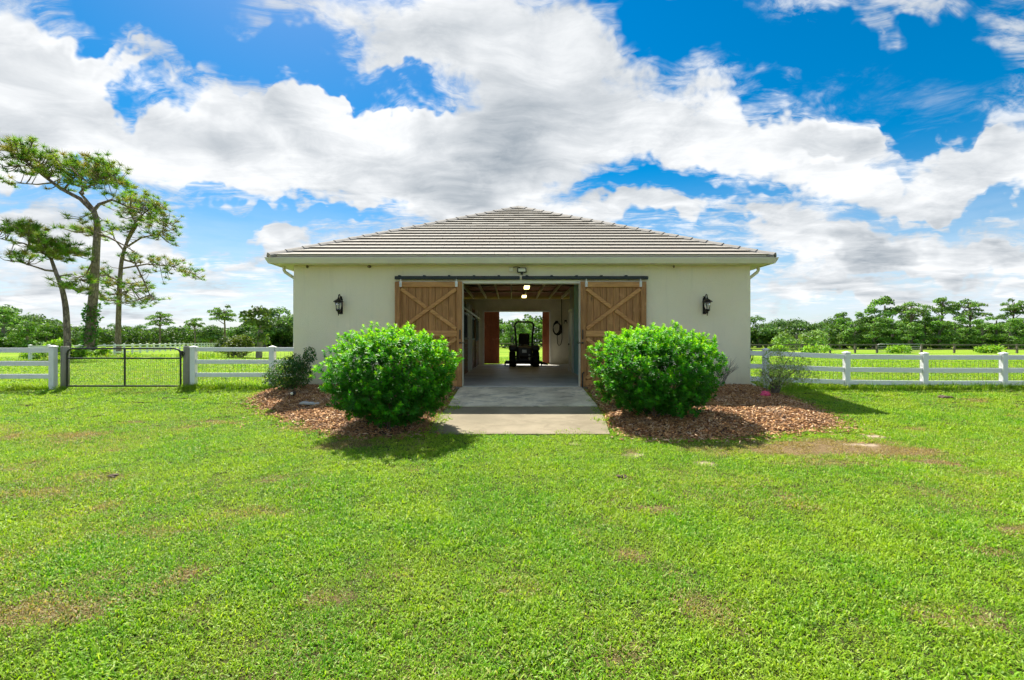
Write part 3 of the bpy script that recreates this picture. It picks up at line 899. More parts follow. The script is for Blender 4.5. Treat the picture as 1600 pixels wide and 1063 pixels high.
for (yp, mt) in ((12.45, 'white_paint'), (15.05, 'white_paint'), (16.25, 'stall'), (18.25, 'white_paint'), (19.45, 'white_paint'), (21.45, 'stall'), (22.65, 'white_paint'), (24.12, 'white_paint')):
    MB().box(SX - .09, SX + .03, yp - .06, yp + .06, .03, 2.62 if mt == 'white_paint' else 2.3, .006).build('stall_post', M[mt], barn)
MB().box(SX + .035, SX + .075, 14.6, 23.9, 2.235, 2.30).build('stall_track', M['gray_metal'], barn)
for (a, b_) in ((15.2, 16.3), (21.55, 22.65)):       # stall doors
    o = MB().box(SX + .01, SX + .04, a, b_, .06, .16).build('stall_door', M['stall'], barn)
    z = .17
    while z < 1.1:
        MB().box(SX + .01, SX + .045, a, b_, z, z + .14, .005).build('board', M['stall'], o); z += .147
    bars = MB(); yb = a + .06
    while yb < b_: bars.tube([(SX + .03, yb, z), (SX + .03, yb, 2.2)], .010, 6); yb += .1
    bars.build('bars', M['black'], o)
MB().box(-3.3, SX - .12, 12.40, 24.15, 2.62, 2.66).build('stall_ceiling', M['stall'], barn)
MB().box(-3.4, -3.34, 12.40, 24.15, .03, 2.62).build('stall_back', M['stall'], barn)
# tack room
mb = MB().box(2.24, 2.34, BY0 + WT + .02, 17.45, .03, 3.26); mb.build('partition', M['blue_paint'], barn)
mb = MB(); mb.box(2.18, 2.36, 17.46, 17.56, .03, 2.36).box(2.18, 2.36, 18.56, 18.66, .03, 2.36).box(2.18, 2.36, 17.56, 18.56, 2.26, 2.36)
mb.build('door_frame', M['white_paint'], barn)
td = MB().box(2.205, 2.245, 17.57, 18.55, .05, 2.25).build('tack_room_door', M['white_paint'], barn)
MB().box(2.19, 2.204, 17.72, 18.40, 1.25, 2.05, .004).build('panel', M['white_paint'], td)
MB().box(2.19, 2.204, 17.72, 18.40, .25, 1.1, .004).build('panel', M['white_paint'], td)
MB().lathe((2.18, 18.44, 1.06), [(.006, -.04), (.03, -.035), (.034, -.01), (.012, 0), (.012, .025)], 10, 'X').build('knob', M['black'], td)
MB().box(2.24, 2.34, 18.67, 18.77, .03, 3.26).build('partition', M['white_paint'], barn)
MB().box(2.35, BX1 - WT - .01, 18.67, 18.77, .03, 3.26).build('partition', M['inner_wall'], barn)

# ---- wall lanterns
def lantern(x, label):
    z = 2.15; o = thing('wall_lantern', label, 'wall lamp', (x, BY0, z - .2), 'coach lanterns beside the barn doors')
    bp = MB(); y = BY0
    bp.box(x - .045, x + .045, y - .022, y - .001, z - .30, z + .10, .012).lathe((x, y - .02, z + .10), [(.02, -.02), (.02, .02)], 8, 'Y')
    bp.box(x - .03, x + .03, y - .03, y - .001, z + .08, z + .15, .01)
    bp.build('backplate', M['bronze'], o)
    arm = MB().tube([(x, y - .02, z - .20), (x, y - .05, z - .10), (x, y - .04, z + .05), (x, y - .06, z + .14), (x, y - .11, z + .19), (x, y - .17, z + .17), (x, y - .185, z + .09)], .012, 7)
    arm.tube([(x, y - .02, z - .22), (x, y - .09, z - .27), (x, y - .15, z - .25)], .010, 6)
    arm.build('arm', M['bronze'], o)
    yc = y - .185
    MB().lathe((x, yc, z), [(.008, .11), (.02, .10), (.024, .075), (.055, .055), (.11, .015), (.125, -.005), (.118, -.012), (.085, -.012)], 14).build('lamp_hood', M['bronze'], o)
    MB().lathe((x, yc, z), [(.082, -.014), (.074, -.10), (.055, -.19), (.050, -.20)], 12).build('glass', M['glass'], o)
    cg = MB()
    for k in range(6):
        a = k * math.pi / 3
        cg.tube([(x + .086 * math.cos(a), yc + .086 * math.sin(a), z - .012), (x + .056 * math.cos(a), yc + .056 * math.sin(a), z - .20)], .006, 5)
    cg.build('cage', M['bronze'], o)
    MB().lathe((x, yc, z), [(.062, -.195), (.066, -.21), (.05, -.235), (.022, -.25), (.028, -.27), (.014, -.29), (.010, -.33), (.004, -.35)], 12).build('finial', M['bronze'], o)
lantern(-4.30, 'dark bronze lantern on the cream wall left of the sliding doors')
lantern(4.84, 'dark bronze lantern on the cream wall right of the sliding doors')

# ---- floodlight over the opening
fl = thing('floodlight', 'small black floodlight with pale panel mounted above the barn opening', 'floodlight', (.25, BY0, 2.85))
x, y, z = .245, BY0 - .06, 2.94
MB().box(x - .115, x + .115, y - .05, y + .02, z - .055, z + .065, .012).build('housing', M['black'], fl)
MB().box(x - .09, x + .09, y - .058, y - .051, z - .035, z + .045).build('panel', M['led'], fl)
mb = MB(); mb.box(x - .02, x + .02, y + .02, BY0 - .001, z - .03, z + .02).box(x - .03, x + .03, y - .02, y + .03, z - .10, z - .057); mb.build('bracket', M['black'], fl)
MB().box(-.075, .035, BY0 - .07, BY0 - .001, 2.91, 3.025, .012).build('junction_box', M['trim'], fl)
MB().tube([(.03, BY0 - .03, 3.02), (.10, BY0 - .03, 3.035), (.18, BY0 - .03, 3.03), (.22, BY0 - .03, 3.0)], .009, 6).build('cable', M['black'], fl)

# ---- ceiling lights
for (px, py, yy, lab) in ((823, 450, 17.9, 'nearer of the two lit yellow fluorescent lights under the barn joists'), (819, 464, 21.8, 'farther of the two lit yellow fluorescent lights under the barn joists')):
    w_ = W(px, py, yy)
    o = thing('ceiling_light', lab, 'ceiling light', (w_.x, yy, w_.z), 'lights along the barn aisle')
    MB().box(w_.x - .10, w_.x + .10, yy - .3, yy + .3, w_.z + .045, w_.z + .085, .008).build('housing', M['white_paint'], o)
    MB().box(w_.x - .095, w_.x + .095, yy - .29, yy + .29, w_.z - .02, w_.z + .044, .012).build('tube_cover', M['lit'], o)
    MB().tube([(w_.x, yy, w_.z + .085), (w_.x, yy, 3.3)], .012, 6).build('stem', M['black'], o)

# ---- hose on the rear wall
hw = BY1 - WT
o = thing('hanging_hose', 'black hose looped on the rear wall inside the barn', 'hose', (2.1, hw, 1.0))
mb = MB()
for k in range(5):
    c_ = Vector((2.22 + .012 * k, hw - .05 - .012 * k, 1.86)); pts = []
    for j in range(21):
        a = 2 * math.pi * j / 20
        pts.append(c_ + Vector((.16 * math.sin(a) * (1 + .1 * k), 0, .30 * math.cos(a) - .02 * k)))
    mb.tube(pts, .014, 6, False)
mb.build('coil', M['rubber'], o)
MB().tube([(2.48, hw - .04, 3.28), (2.48, hw - .04, 2.2), (2.50, hw - .04, 1.3), (2.44, hw - .04, 1.02), (2.34, hw - .04, .96), (2.27, hw - .04, 1.08), (2.26, hw - .04, 1.35), (2.28, hw - .04, 1.6)], .016, 7).build('drop_line', M['rubber'], o)
MB().box(2.16, 2.30, hw - .10, hw - .002, 2.14, 2.2).build('hook', M['black'], o)
o = thing('wall_hook', 'small black bracket on the rear wall beside the hose', 'hook', (2.68, hw, 2.1))
MB().box(2.62, 2.74, hw - .02, hw - .001, 2.16, 2.24).build('plate', M['black'], o)
mb = MB(); mb.tube([(2.64, hw - .02, 2.2), (2.62, hw - .09, 2.12), (2.62, hw - .09, 2.06)], .014, 6).tube([(2.72, hw - .02, 2.2), (2.74, hw - .09, 2.12), (2.74, hw - .09, 2.06)], .014, 6); mb.build('prong', M['black'], o)

# ---- zero-turn mower, seen from behind
MX, MY = .55, 21.9
mo = thing('riding_mower', 'black zero-turn riding mower parked in the barn aisle, seen from behind', 'mower', (MX, MY, .03))
def wheel(x, y, r, w_):
    t = MB().lathe((x, y, .03 + r), [(r * .55, -w_ / 2), (r * .9, -w_ / 2), (r, -w_ * .36), (r, w_ * .36), (r * .9, w_ / 2), (r * .55, w_ / 2)], 20, 'X').build('wheel', M['rubber'], mo)
    lg = MB()
    for k in range(16):
        a = 2 * math.pi * k / 16
        c_ = Vector((x, y + r * math.cos(a), .03 + r + r * math.sin(a) ))
        if c_.z < .06: continue
        lg.obox(c_, Matrix.Rotation(a, 3, 'X'), (w_ * .42, .012, .02))
    lg.build('tread', M['rubber'], t)
    MB().lathe((x, y, .03 + r), [(r * .2, -w_ * .46), (r * .54, -w_ * .40), (r * .54, w_ * .40), (r * .2, w_ * .46)], 14, 'X').build('rim', M['gray_metal'], t)
for s in (-1, 1):
    wheel(MX + s * .53, MY, .345, .30)
    wheel(MX + s * .40, MY + 1.25, .17, .14)
    f_ = MB(); f_.box(MX + s * .50 - .20, MX + s * .50 + .20, MY - .26, MY + .42, .73, 1.0, .07).build('fender', M['black'], mo)
    MB().tube([(MX + s * .30, MY + .75, .75), (MX + s * .46, MY + .62, 1.05), (MX + s * .62, MY + .50, 1.20), (MX + s * .48, MY + .42, 1.36)], .018, 7).build('control_lever', M['black'], mo)
    MB().box(MX + s * .22 - .05, MX + s * .22 + .05, MY - .42, MY + .1, .35, .62, .03).build('muffler', M['gray_metal'] if s > 0 else M['black'], mo)
MB().box(MX - .36, MX + .36, MY - .18, MY + 1.35, .26, .56, .03).build('chassis', M['black'], mo)
eng = MB().box(MX - .36, MX + .36, MY - .40, MY + .25, .42, .97, .08).build('engine', M['black'], mo)
MB().lathe((MX, MY - .1, .93), [(.20, 0), (.20, .06), (.15, .10), (.02, .11)], 16).build('air_shroud', M['black'], eng)
MB().box(MX - .10, MX + .10, MY - .415, MY - .402, .66, .80).build('badge', M['gray_metal'], eng)
MB().tube([(MX - .62, MY - .45, .50), (MX - .55, MY - .50, .50), (MX + .55, MY - .50, .50), (MX + .62, MY - .45, .50)], .03, 8).build('rear_bumper', M['black'], mo)
seat = MB().box(MX - .24, MX + .24, MY + .28, MY + .78, .92, 1.06, .05).build('seat', M['rubber'], mo)
MB().obox((MX, MY + .30, 1.24), Matrix.Rotation(R(-10), 3, 'X'), (.25, .07, .30), .06).build('seat_back', M['rubber'], seat)
pts = [(MX - .36, MY - .02, .70), (MX - .37, MY - .02, 1.35), (MX - .42, MY - .02, 1.80)]
for k in range(0, 7): a = math.pi - k * math.pi / 12; pts.append((MX - .24 + .19 * math.cos(a), MY - .02, 1.86 + .19 * math.sin(a)))
for k in range(0, 7): a = math.pi / 2 - k * math.pi / 12; pts.append((MX + .24 + .19 * math.cos(a), MY - .02, 1.86 + .19 * math.sin(a)))
pts += [(MX + .42, MY - .02, 1.80), (MX + .37, MY - .02, 1.35), (MX + .36, MY - .02, .70)]
MB().tube(pts, .042, 8).build('roll_bar', M['black'], mo)
dk = MB(); dk.box(MX - .88, MX + .80, MY + .45, MY + 1.15, .12, .27, .05); dk.build('mower_deck', M['black'], mo)
MB().hexa([(MX + .80, MY + .5, .10), (MX + 1.12, MY + .52, .07), (MX + 1.12, MY + .95, .07), (MX + .80, MY + 1.0, .10), (MX + .80, MY + .5, .26), (MX + 1.12, MY + .52, .12), (MX + 1.12, MY + .95, .12), (MX + .80, MY + 1.0, .26)]).build('discharge_chute', M['rubber'], mo)
for s in (-1, 1):
    MB().lathe((MX + s * .84 - .03, MY + .55, .13), [(.04, -.03), (.085, -.025), (.085, .025), (.04, .03)], 12, 'X').build('deck_wheel', M['rubber'], mo)

# ---- hose reel on the right side wall
o = thing('hose_reel', 'black wheel-shaped hose reel on the right side wall of the barn', 'hose reel', (BX1 + .12, 12.7, .8))
for xx in (BX1 + .06, BX1 + .27):
    rr = MB(); pts = [(xx, 12.7 + .15 * math.cos(2 * math.pi * k / 24), .80 + .15 * math.sin(2 * math.pi * k / 24)) for k in range(25)]
    rr.tube(pts, .014, 6, False)
    for k in range(3):
        a = k * math.pi / 3
        rr.tube([(xx, 12.7 - .15 * math.cos(a), .80 - .15 * math.sin(a)), (xx, 12.7 + .15 * math.cos(a), .80 + .15 * math.sin(a))], .008, 5)
    rr.build('flange', M['black'], o)
MB().lathe((BX1 + .065, 12.7, .80), [(.08, 0), (.09, .02), (.09, .18), (.08, .2)], 14, 'X').build('wound_hose', M['rubber'], o)
MB().box(BX1 + .001, BX1 + .05, 12.64, 12.76, .70, .90).build('mount', M['black'], o)

# ================================================================== FENCES AND GATE
def post(parent, x, y, z0, z1, w_=.125, mat='vinyl', cap=True):
    p_ = MB().box(x - w_ / 2, x + w_ / 2, y - w_ / 2, y + w_ / 2, z0 - .15, z1, .006).build('post', M[mat], parent)
    if cap:
        c_ = MB(); h = w_ / 2 + .012
        c_.box(x - h, x + h, y - h, y + h, z1 + .001, z1 + .022)
        c_.add([(x - h, y - h, z1 + .0225), (x + h, y - h, z1 + .0225), (x + h, y + h, z1 + .0225), (x - h, y + h, z1 + .0225), (x, y, z1 + .055)], [(0, 1, 4), (1, 2, 4), (2, 3, 4), (3, 0, 4)])
        c_.build('post_cap', M[mat], p_)
    return p_
def rail(parent, a, b_, h, t=.045, mat='vinyl'):
    return MB().bar(a, b_, t, h, (0, 0, 1), .006).build('rail', M[mat], parent)
FY = 12.25
def wire(parent, x0, x1, y, z0, z1, sx, sz, r=.0022, name='wire_mesh'):
    mb_ = MB(); x_ = x0
    def thin(a, b_):
        a = Vector(a); b_ = Vector(b_)
        if abs(a.x - b_.x) > abs(a.z - b_.z): mb_.box(a.x, b_.x, y - r, y + r, a.z - r, a.z + r)
        else: mb_.box(a.x - r, a.x + r, y - r, y + r, a.z, b_.z)
    while x_ <= x1: thin((x_, y, z0), (x_, y, z1)); x_ += sx
    z_ = z0
    while z_ <= z1 + 1e-6: thin((x0, y, z_), (x1, y, z_)); z_ += sz
    return mb_.build(name, M['wire'], parent, kind='stuff')
# right of the barn
fr = thing('white_fence', 'white three-rail vinyl fence running right from the barn corner', 'fence', (9, FY, 0))
xs_ = [6.43, 8.48, 10.45, 12.46, 14.45]; zb = [.10, .02, .0, .0, 0]
for x_, z_ in zip(xs_, zb): post(fr, x_, FY, z_, .845 + z_)
for i in range(4):
    for zc, h in ((.76, .118), (.43, .118), (.11, .115)):
        rail(fr, (xs_[i] + .064, FY, zc + zb[i]), (xs_[i + 1] - .064, FY, zc + zb[i + 1]), h)
for zc, h in ((.76, .118), (.43, .118), (.11, .115)): rail(fr, (BX1 + .012, FY, zc + .11), (xs_[0] - .064, FY, zc + .10), h)
wire(fr, 6.5, 14.4, FY + .075, .05, .66, .10, .15, .0022)
# between gate and barn
fm = thing('white_fence', 'short white three-rail fence between the gate and the barn corner', 'fence', (-7, FY, 0))
xm = [-8.07, -6.07]
for x_ in xm: post(fm, x_, FY, .02, 1.005)
for zc, h in ((.962, .105), (.648, .105), (.317, .107)):
    rail(fm, (xm[0] + .064, FY, zc), (xm[1] - .064, FY, zc), h); rail(fm, (xm[1] + .064, FY, zc), (BX0 - .012, FY, zc), h)
wire(fm, -8.0, -5.6, FY + .075, .06, .92, .10, .15, .0018)
# left of the gate
flf = thing('white_fence', 'white three-rail fence at the left edge, left of the black gate', 'fence', (-13, FY, 0))
xl = [-11.49, -13.55, -15.6]
for x_ in xl: post(flf, x_, FY - .15, .02, 1.02)
for i in range(2):
    for zc, h in ((.945, .122), (.612, .118), (.29, .115)): rail(flf, (xl[i] - .064, FY - .15, zc), (xl[i + 1] + .064, FY - .15, zc), h)
# timber gate posts
for x_, lab in ((-11.31, 'weathered grey timber gate post on the hinge side, left of the gate'), (-8.215, 'weathered grey timber gate post on the latch side, right of the gate')):
    o = tag(MB().lathe((x_, FY - .02, 0), [(.095, -.2), (.092, .5), (.088, 1.02), (.08, 1.045)], 12).build('gate_post', M['old_wood']), lab, 'post', 'timber gate posts')
# tube gate
gt = thing('metal_gate', 'black tube gate with wire mesh between two timber posts', 'gate', (-9.75, FY, 0))
gx0, gx1, gzt, gzm, gzb, gy = -11.17, -8.32, .985, .742, .045, FY - .12
r_ = .022
pts = [(gx0, gy, gzb), (gx0, gy, gzt - .13), (gx0 + .03, gy, gzt - .05), (gx0 + .10, gy, gzt - .008), (gx0 + .16, gy, gzt), (gx1 - .16, gy, gzt), (gx1 - .10, gy, gzt - .008), (gx1 - .03, gy, gzt - .05), (gx1, gy, gzt - .13), (gx1, gy, gzb)]
MB().tube(pts, r_, 9).build('frame_tube', M['black'], gt)
MB().tube([(gx0, gy, gzb), (gx1, gy, gzb)], r_, 9).build('bottom_tube', M['black'], gt)
MB().tube([(gx0, gy, gzm), (gx1, gy, gzm)], .019, 9).build('middle_tube', M['black'], gt)
MB().tube([(-9.72, gy, gzb), (-9.72, gy, gzt)], .022, 9).build('upright', M['black'], gt)
wire(gt, gx0, gx1, gy, gzb, gzm, .050, .10, .0014)
for z_ in (.16, .86): MB().tube([(gx0 + .01, gy, z_), (gx0 - .10, gy + .08, z_)], .014, 6).build('hinge', M['black'], gt)
mb = MB(); mb.box(gx1 - .02, gx1 + .05, gy - .03, gy + .03, .80, .93, .01).tube([(gx1 + .02, gy, .88), (gx1 + .07, gy - .02, .92), (gx1 + .09, gy, .86), (gx1 + .05, gy, .78), (gx1, gy - .03, .74)], .012, 6); mb.build('latch_chain', M['black'], gt)

# far white fence behind the gate
ff = thing('white_fence', 'far white rail fence receding behind the gate and pine trunks', 'fence', (-45, 60, 0))
a = Vector((-26.5, 21.5, 0)); b_ = Vector((-57, 94, 0)); n_ = 33
prev = None
for i in range(n_ + 1):
    q = a.lerp(b_, i / n_)
    if q.y > 29:
        post(ff, q.x, q.y, 0, .92, .14, 'vinyl', i < 22)
        if prev is not None:
            for zc in (.82, .5, .2): rail(ff, (prev.x, prev.y + .08, zc), (q.x, q.y - .08, zc), .12)
    prev = q if q.y > 29 else None
# far wooden fence on the right
fw = thing('wooden_fence', 'weathered wooden rail fence along the far side of the right paddock', 'fence', (35, 48.5, 0))
FWY = 48.5
wposts = [(px - 800) * FWY / F for px in (1120, 1165, 1210, 1253, 1297, 1336, 1370)]
wposts2 = [(px - 800) * FWY / F for px in (1440, 1491, 1540, 1589, 1640, 1690)]
for grp in (wposts, wposts2):
    for i, x_ in enumerate(grp):
        post(fw, x_, FWY, 0, .93, .14, 'far_wood', False)
        if i:
            for zc in (.84, .40): MB().bar((grp[i - 1] + .071, FWY, zc), (x_ - .071, FWY, zc), .05, .12, (0, 0, 1)).build('rail', M['far_wood'], fw)
wg = thing('paddock_gate', 'grey tube gate set in the far wooden fence', 'gate', (38, FWY, 0))
xa, xb = wposts[-1] + .12, wposts2[0] - .12
MB().tube([(xa, FWY, .12), (xa, FWY, .9), (xb, FWY, .9), (xb, FWY, .12), (xa, FWY, .12)], .03, 6, False).build('frame_tube', M['gray_metal'], wg)
for z_ in (.3, .48, .66): MB().tube([(xa, FWY, z_), (xb, FWY, z_)], .022, 6).build('cross_tube', M['gray_metal'], wg)
# fence seen through the rear opening
fb = thing('wooden_fence', 'dark rail fence across the pasture seen through the rear opening', 'fence', (1, 70, 0))
prev = None
for i in range(12):
    x_ = -12 + 2.4 * i
    post(fb, x_, 70, 0, 1.0, .14, 'far_wood', False)
    if prev is not None:
        for zc in (.88, .45): MB().bar((prev + .071, 70, zc), (x_ - .071, 70, zc), .05, .12, (0, 0, 1)).build('rail', M['far_wood'], fb)
    prev = x_

# ================================================================== PLANTS
def leaves(C, D, N_, L, Wd, cols, fold=.22):
    """leaf blades: base C, direction D, facing N_, length L, width Wd -> 6-vert folded leaf as 2 quads"""
    D = D / np.linalg.norm(D, axis=1, keepdims=True)
    S = np.cross(D, N_); S /= (np.linalg.norm(S, axis=1, keepdims=True) + 1e-9)
    U = np.cross(S, D)
    L = L[:, None]; Wd = Wd[:, None]
    k = len(C)
    v0 = C; v1 = C + D * L * .5 - U * L * .03; v2 = C + D * L - U * L * .14
    l1 = C + D * L * .45 + S * Wd * .5 + U * Wd * fold; r1 = C + D * L * .45 - S * Wd * .5 + U * Wd * fold
    V = np.stack([v0, v1, v2, l1, r1], 1).reshape(-1, 3)
    b_ = np.arange(k)[:, None] * 5
    Fq = np.concatenate([b_ + np.array([0, 1, 2, 3]), b_ + np.array([0, 4, 2, 1])], 0)
    return V, Fq, np.repeat(cols, 5, 0)
def rand_dir(rs, k):
    v = rs.normal(size=(k, 3)); return v / np.linalg.norm(v, axis=1, keepdims=True)

def big_bush(name, label, cx, cy, z0, rx, ry, h, seed, sprigs):
    rs = np.random.RandomState(seed)
    root = thing(name, label, 'shrub', (cx, cy, z0), 'clipped evergreen shrubs flanking the ramp')
    zc = z0 + h * .52; rz = h * .5
    def shape(d):
        az = np.arctan2(d[:, 1], d[:, 0]); el = np.arcsin(np.clip(d[:, 2], -1, 1))
        w_ = 1 + .34 * (fbm(az * 1.6 + seed * 3, el * 2.2 + seed, 3) - .5) + .48 * (fbm(az * 5 + seed, el * 6 + seed, 3) - .5)
        lowr = np.where(d[:, 2] < 0, 1 - .20 * np.clip(-d[:, 2], 0, 1), 1 + .06 * np.abs(d[:, 0]))
        sq = 1 + .12 * (1 - np.abs(np.abs(d[:, 2]) - .6) / .6).clip(0, 1)
        return w_ * lowr * sq
    nS = 1750
    d = rand_dir(rs, nS); r = shape(d) * (rs.uniform(.84, 1.03, nS))
    nI = 520
    di = rand_dir(rs, nI); ri = shape(di) * rs.uniform(.45, .84, nI)
    d = np.concatenate([d, di]); r = np.concatenate([r, ri]); outer = np.concatenate([np.ones(nS), np.zeros(nI)])
    C = np.stack([cx + d[:, 0] * rx * r, cy + d[:, 1] * ry * r, zc + d[:, 2] * rz * r], 1)
    O = np.stack([d[:, 0] / rx, d[:, 1] / ry, d[:, 2] / rz], 1); O /= np.linalg.norm(O, axis=1, keepdims=True)
    ax = O * .8 + np.array([0, 0, .75]) + rs.normal(0, .22, O.shape)
    hgt = (C[:, 2] - z0) / h
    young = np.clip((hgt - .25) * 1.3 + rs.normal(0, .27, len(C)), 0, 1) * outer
    rx_ = random.Random(seed)
    for q_ in range(16):
        a_ = rx_.uniform(0, 6.28); w_ = rx_.uniform(.1, .85) ** .5; sprigs = sprigs + [(math.cos(a_) * w_ * rx * .95, math.sin(a_) * w_ * ry * .95, rx_.uniform(.02, .17) - .34 * w_ ** 3, 7)]
    for (ox, oy, dz_, m_) in sprigs:       # new shoots standing out of the outline
        k = int(m_); t = rs.uniform(0, 1, k)
        C = np.concatenate([C, np.stack([cx + ox + rs.normal(0, .055, k), cy + oy + rs.normal(0, .055, k), z0 + h * .82 + t * dz_], 1)])
        ax = np.concatenate([ax, np.stack([rs.normal(0, .35, k), rs.normal(0, .35, k), np.ones(k)], 1)])
        young = np.concatenate([young, np.clip(rs.normal(.7, .25, k), 0, 1)])
    ok = C[:, 2] > z0 + .05
    C, ax, young = C[ok], ax[ok], young[ok]
    ax /= np.linalg.norm(ax, axis=1, keepdims=True)
    # a whorl of leaves along each shoot
    per = 12
    k = len(C)
    ref = np.tile(np.array([[.31, .17, .93]]), (k, 1)); s1 = np.cross(ax, ref); s1 /= np.linalg.norm(s1, axis=1, keepdims=True) + 1e-9; s2 = np.cross(ax, s1)
    P_, D_, N2, L_, W_, K_ = [], [], [], [], [], []
    for j in range(per):
        a = j * 2.4 + rs.uniform(0, .6, k); t = j / (per - 1)
        rad = s1 * np.cos(a)[:, None] + s2 * np.sin(a)[:, None]
        up = .15 + 1.15 * t + rs.normal(0, .12, k)
        dd = rad + ax * up[:, None]
        P_.append(C + ax * (t * .085)); D_.append(dd); N2.append(ax * 1.0 - rad * .25)
        L_.append(rs.uniform(.058, .092, k) * (1.1 - .4 * t)); W_.append(rs.uniform(.028, .042, k) * (1.1 - .3 * t))
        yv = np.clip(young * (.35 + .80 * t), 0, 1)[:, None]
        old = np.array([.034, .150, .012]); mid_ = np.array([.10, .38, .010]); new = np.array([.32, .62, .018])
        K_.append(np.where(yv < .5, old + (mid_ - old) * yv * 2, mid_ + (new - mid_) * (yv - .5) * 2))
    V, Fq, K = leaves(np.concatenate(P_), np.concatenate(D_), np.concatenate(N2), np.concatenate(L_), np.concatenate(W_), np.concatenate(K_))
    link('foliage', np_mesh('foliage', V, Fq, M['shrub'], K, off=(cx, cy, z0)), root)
    tw = MB()
    for i in range(46):
        q = C[rs.randint(0, nS)]
        b0 = Vector((cx + rs.normal(0, .10), cy + rs.normal(0, .10), z0 - .05))
        q = Vector(q); q = b0.lerp(q, .92)
        tw.tube([b0, b0.lerp(q, .4) + Vector((0, 0, .12)), q], [.016, .011, .005], 5)
    tw.build('stems', M['twig'], root)
    return root
zL = float(gz(-2.10, 8.4)) + .05; zR = float(gz(2.72, 9.1)) + .07
big_bush('evergreen_shrub', 'rounded glossy lime green shrub left of the concrete ramp', -2.10, 8.40, zL, .985, .95, 1.56, 21,
         [(.30, .1, .34, 26), (.20, .0, .22, 16), (-.38, .2, .22, 18), (-.70, .1, .22, 14), (.60, .1, .10, 9), (-.1, -.3, .12, 10)])
big_bush('evergreen_shrub', 'rounded glossy lime green shrub right of the concrete ramp', 2.72, 9.10, zR, 1.05, 1.0, 1.56, 33,
         [(.35, .1, .20, 18), (-.35, .1, .26, 18), (1.02, .1, .05, 16), (.0, .1, .2, 12), (-.75, .0, .12, 9), (.55, -.3, .14, 10)])

def loose_shrub(name, label, cx, cy, z0, blobs, nleaf, L, cols, seed, stems=14, mat='dull_leaf', lift=.3):
    rs = np.random.RandomState(seed)
    root = thing(name, label, 'shrub', (cx, cy, z0))
    Cs = []
    tot = sum(b_[6] for b_ in blobs)
    for (bx, by, bz, ax_, ay_, az_, wgt) in blobs:
        k = int(nleaf * wgt / tot); d = rand_dir(rs, k) * (rs.uniform(.25, 1, k) ** .5)[:, None]
        Cs.append(np.stack([cx + bx + d[:, 0] * ax_, cy + by + d[:, 1] * ay_, z0 + bz + d[:, 2] * az_], 1))
    C = np.concatenate(Cs); C = C[C[:, 2] > z0 + .02]; k = len(C)
    D = rand_dir(rs, k) + np.array([0, 0, lift]); Nn = rand_dir(rs, k) * .7 + np.array([0, 0, 1.0])
    ci = rs.randint(0, len(cols), k); K = np.array(cols)[ci] * rs.uniform(.75, 1.25, (k, 1))
    V, Fq, K = leaves(C, D, Nn, rs.uniform(.6, 1.2, k) * L, rs.uniform(.38, .55, k) * L, K)
    link('foliage', np_mesh('foliage', V, Fq, M[mat], K, off=(cx, cy, z0)), root)
    tw = MB()
    for i in range(stems):
        q = Vector(C[rs.randint(0, k)]); b0 = Vector((cx + rs.normal(0, .06), cy + rs.normal(0, .06), z0 - .05))
        m_ = b0.lerp(q, .5) + Vector((rs.normal(0, .05), rs.normal(0, .05), .08))
        tw.tube([b0, m_, q], [.012, .008, .003], 5)
        for j in range(3):
            e_ = m_.lerp(q, rs.uniform(0, 1)); tw.tube([e_, e_ + Vector((rs.normal(0, .12), rs.normal(0, .12), rs.uniform(.02, .16)))], [.005, .002], 4)
    tw.build('stems', M['twig'], root)
    return root
loose_shrub('leafy_shrub', 'small dark green leafy shrub at the left corner of the barn', -5.2, 11.35, .03,
            [(-.05, 0, .38, .52, .45, .36, 5), (.10, 0, .60, .32, .3, .25, 2), (.45, 0, .80, .14, .14, .22, 1), (-.25, 0, .25, .4, .4, .25, 2), (.25, -.1, .35, .3, .3, .3, 2)],
            3800, .066, [(.03, .11, .02), (.05, .16, .025), (.075, .20, .03), (.04, .12, .035), (.15, .19, .06)], 5)
loose_shrub('sparse_shrub', 'sparse pale silvery green shrub in the mulch at the right corner of the barn', 6.0, 11.05, .05,
            [(-.05, 0, .30, .42, .35, .28, 4), (.30, 0, .38, .50, .35, .28, 4), (.05, .1, .72, .26, .25, .26, 2), (.55, 0, .62, .30, .25, .16, 1.2), (.35, 0, .95, .25, .15, .07, .5), (.75, 0, .32, .3, .3, .2, 1)],
            2600, .055, [(.34, .43, .16), (.46, .52, .26), (.22, .38, .09), (.56, .58, .38), (.25, .42, .08)], 8, 22)
# bare twiggy shrub
o = thing('bare_shrub', 'bare grey twiggy shrub against the wall beside the right evergreen', 'shrub', (4.95, 11.55, .05))
mb = MB(); rs = random.Random(5)
def twig(p, d, L, r, lev):
    q = p + d * L; m_ = p.lerp(q, .5) + Vector((rs.uniform(-.02, .02), rs.uniform(-.02, .02), 0))
    mb.tube([p, m_, q], [r, r * .8, r * .55], 4, False)
    if lev:
        for _ in range(3):
            d2 = (d + Vector((rs.uniform(-.5, .5), rs.uniform(-.4, .4), rs.uniform(-.1, .35)))).normalized(); twig(m_.lerp(q, rs.uniform(.2, 1)), d2, L * rs.uniform(.45, .75), r * .55, lev - 1)
for _ in range(15):
    twig(Vector((4.95 + rs.uniform(-.08, .08), 11.55 + rs.uniform(-.08, .08), .02)), Vector((rs.uniform(-.35, .75), rs.uniform(-.3, .3), 1)).normalized(), rs.uniform(.3, .5), .011, 2)
mb.build('twigs', M['gray_bark'], o)
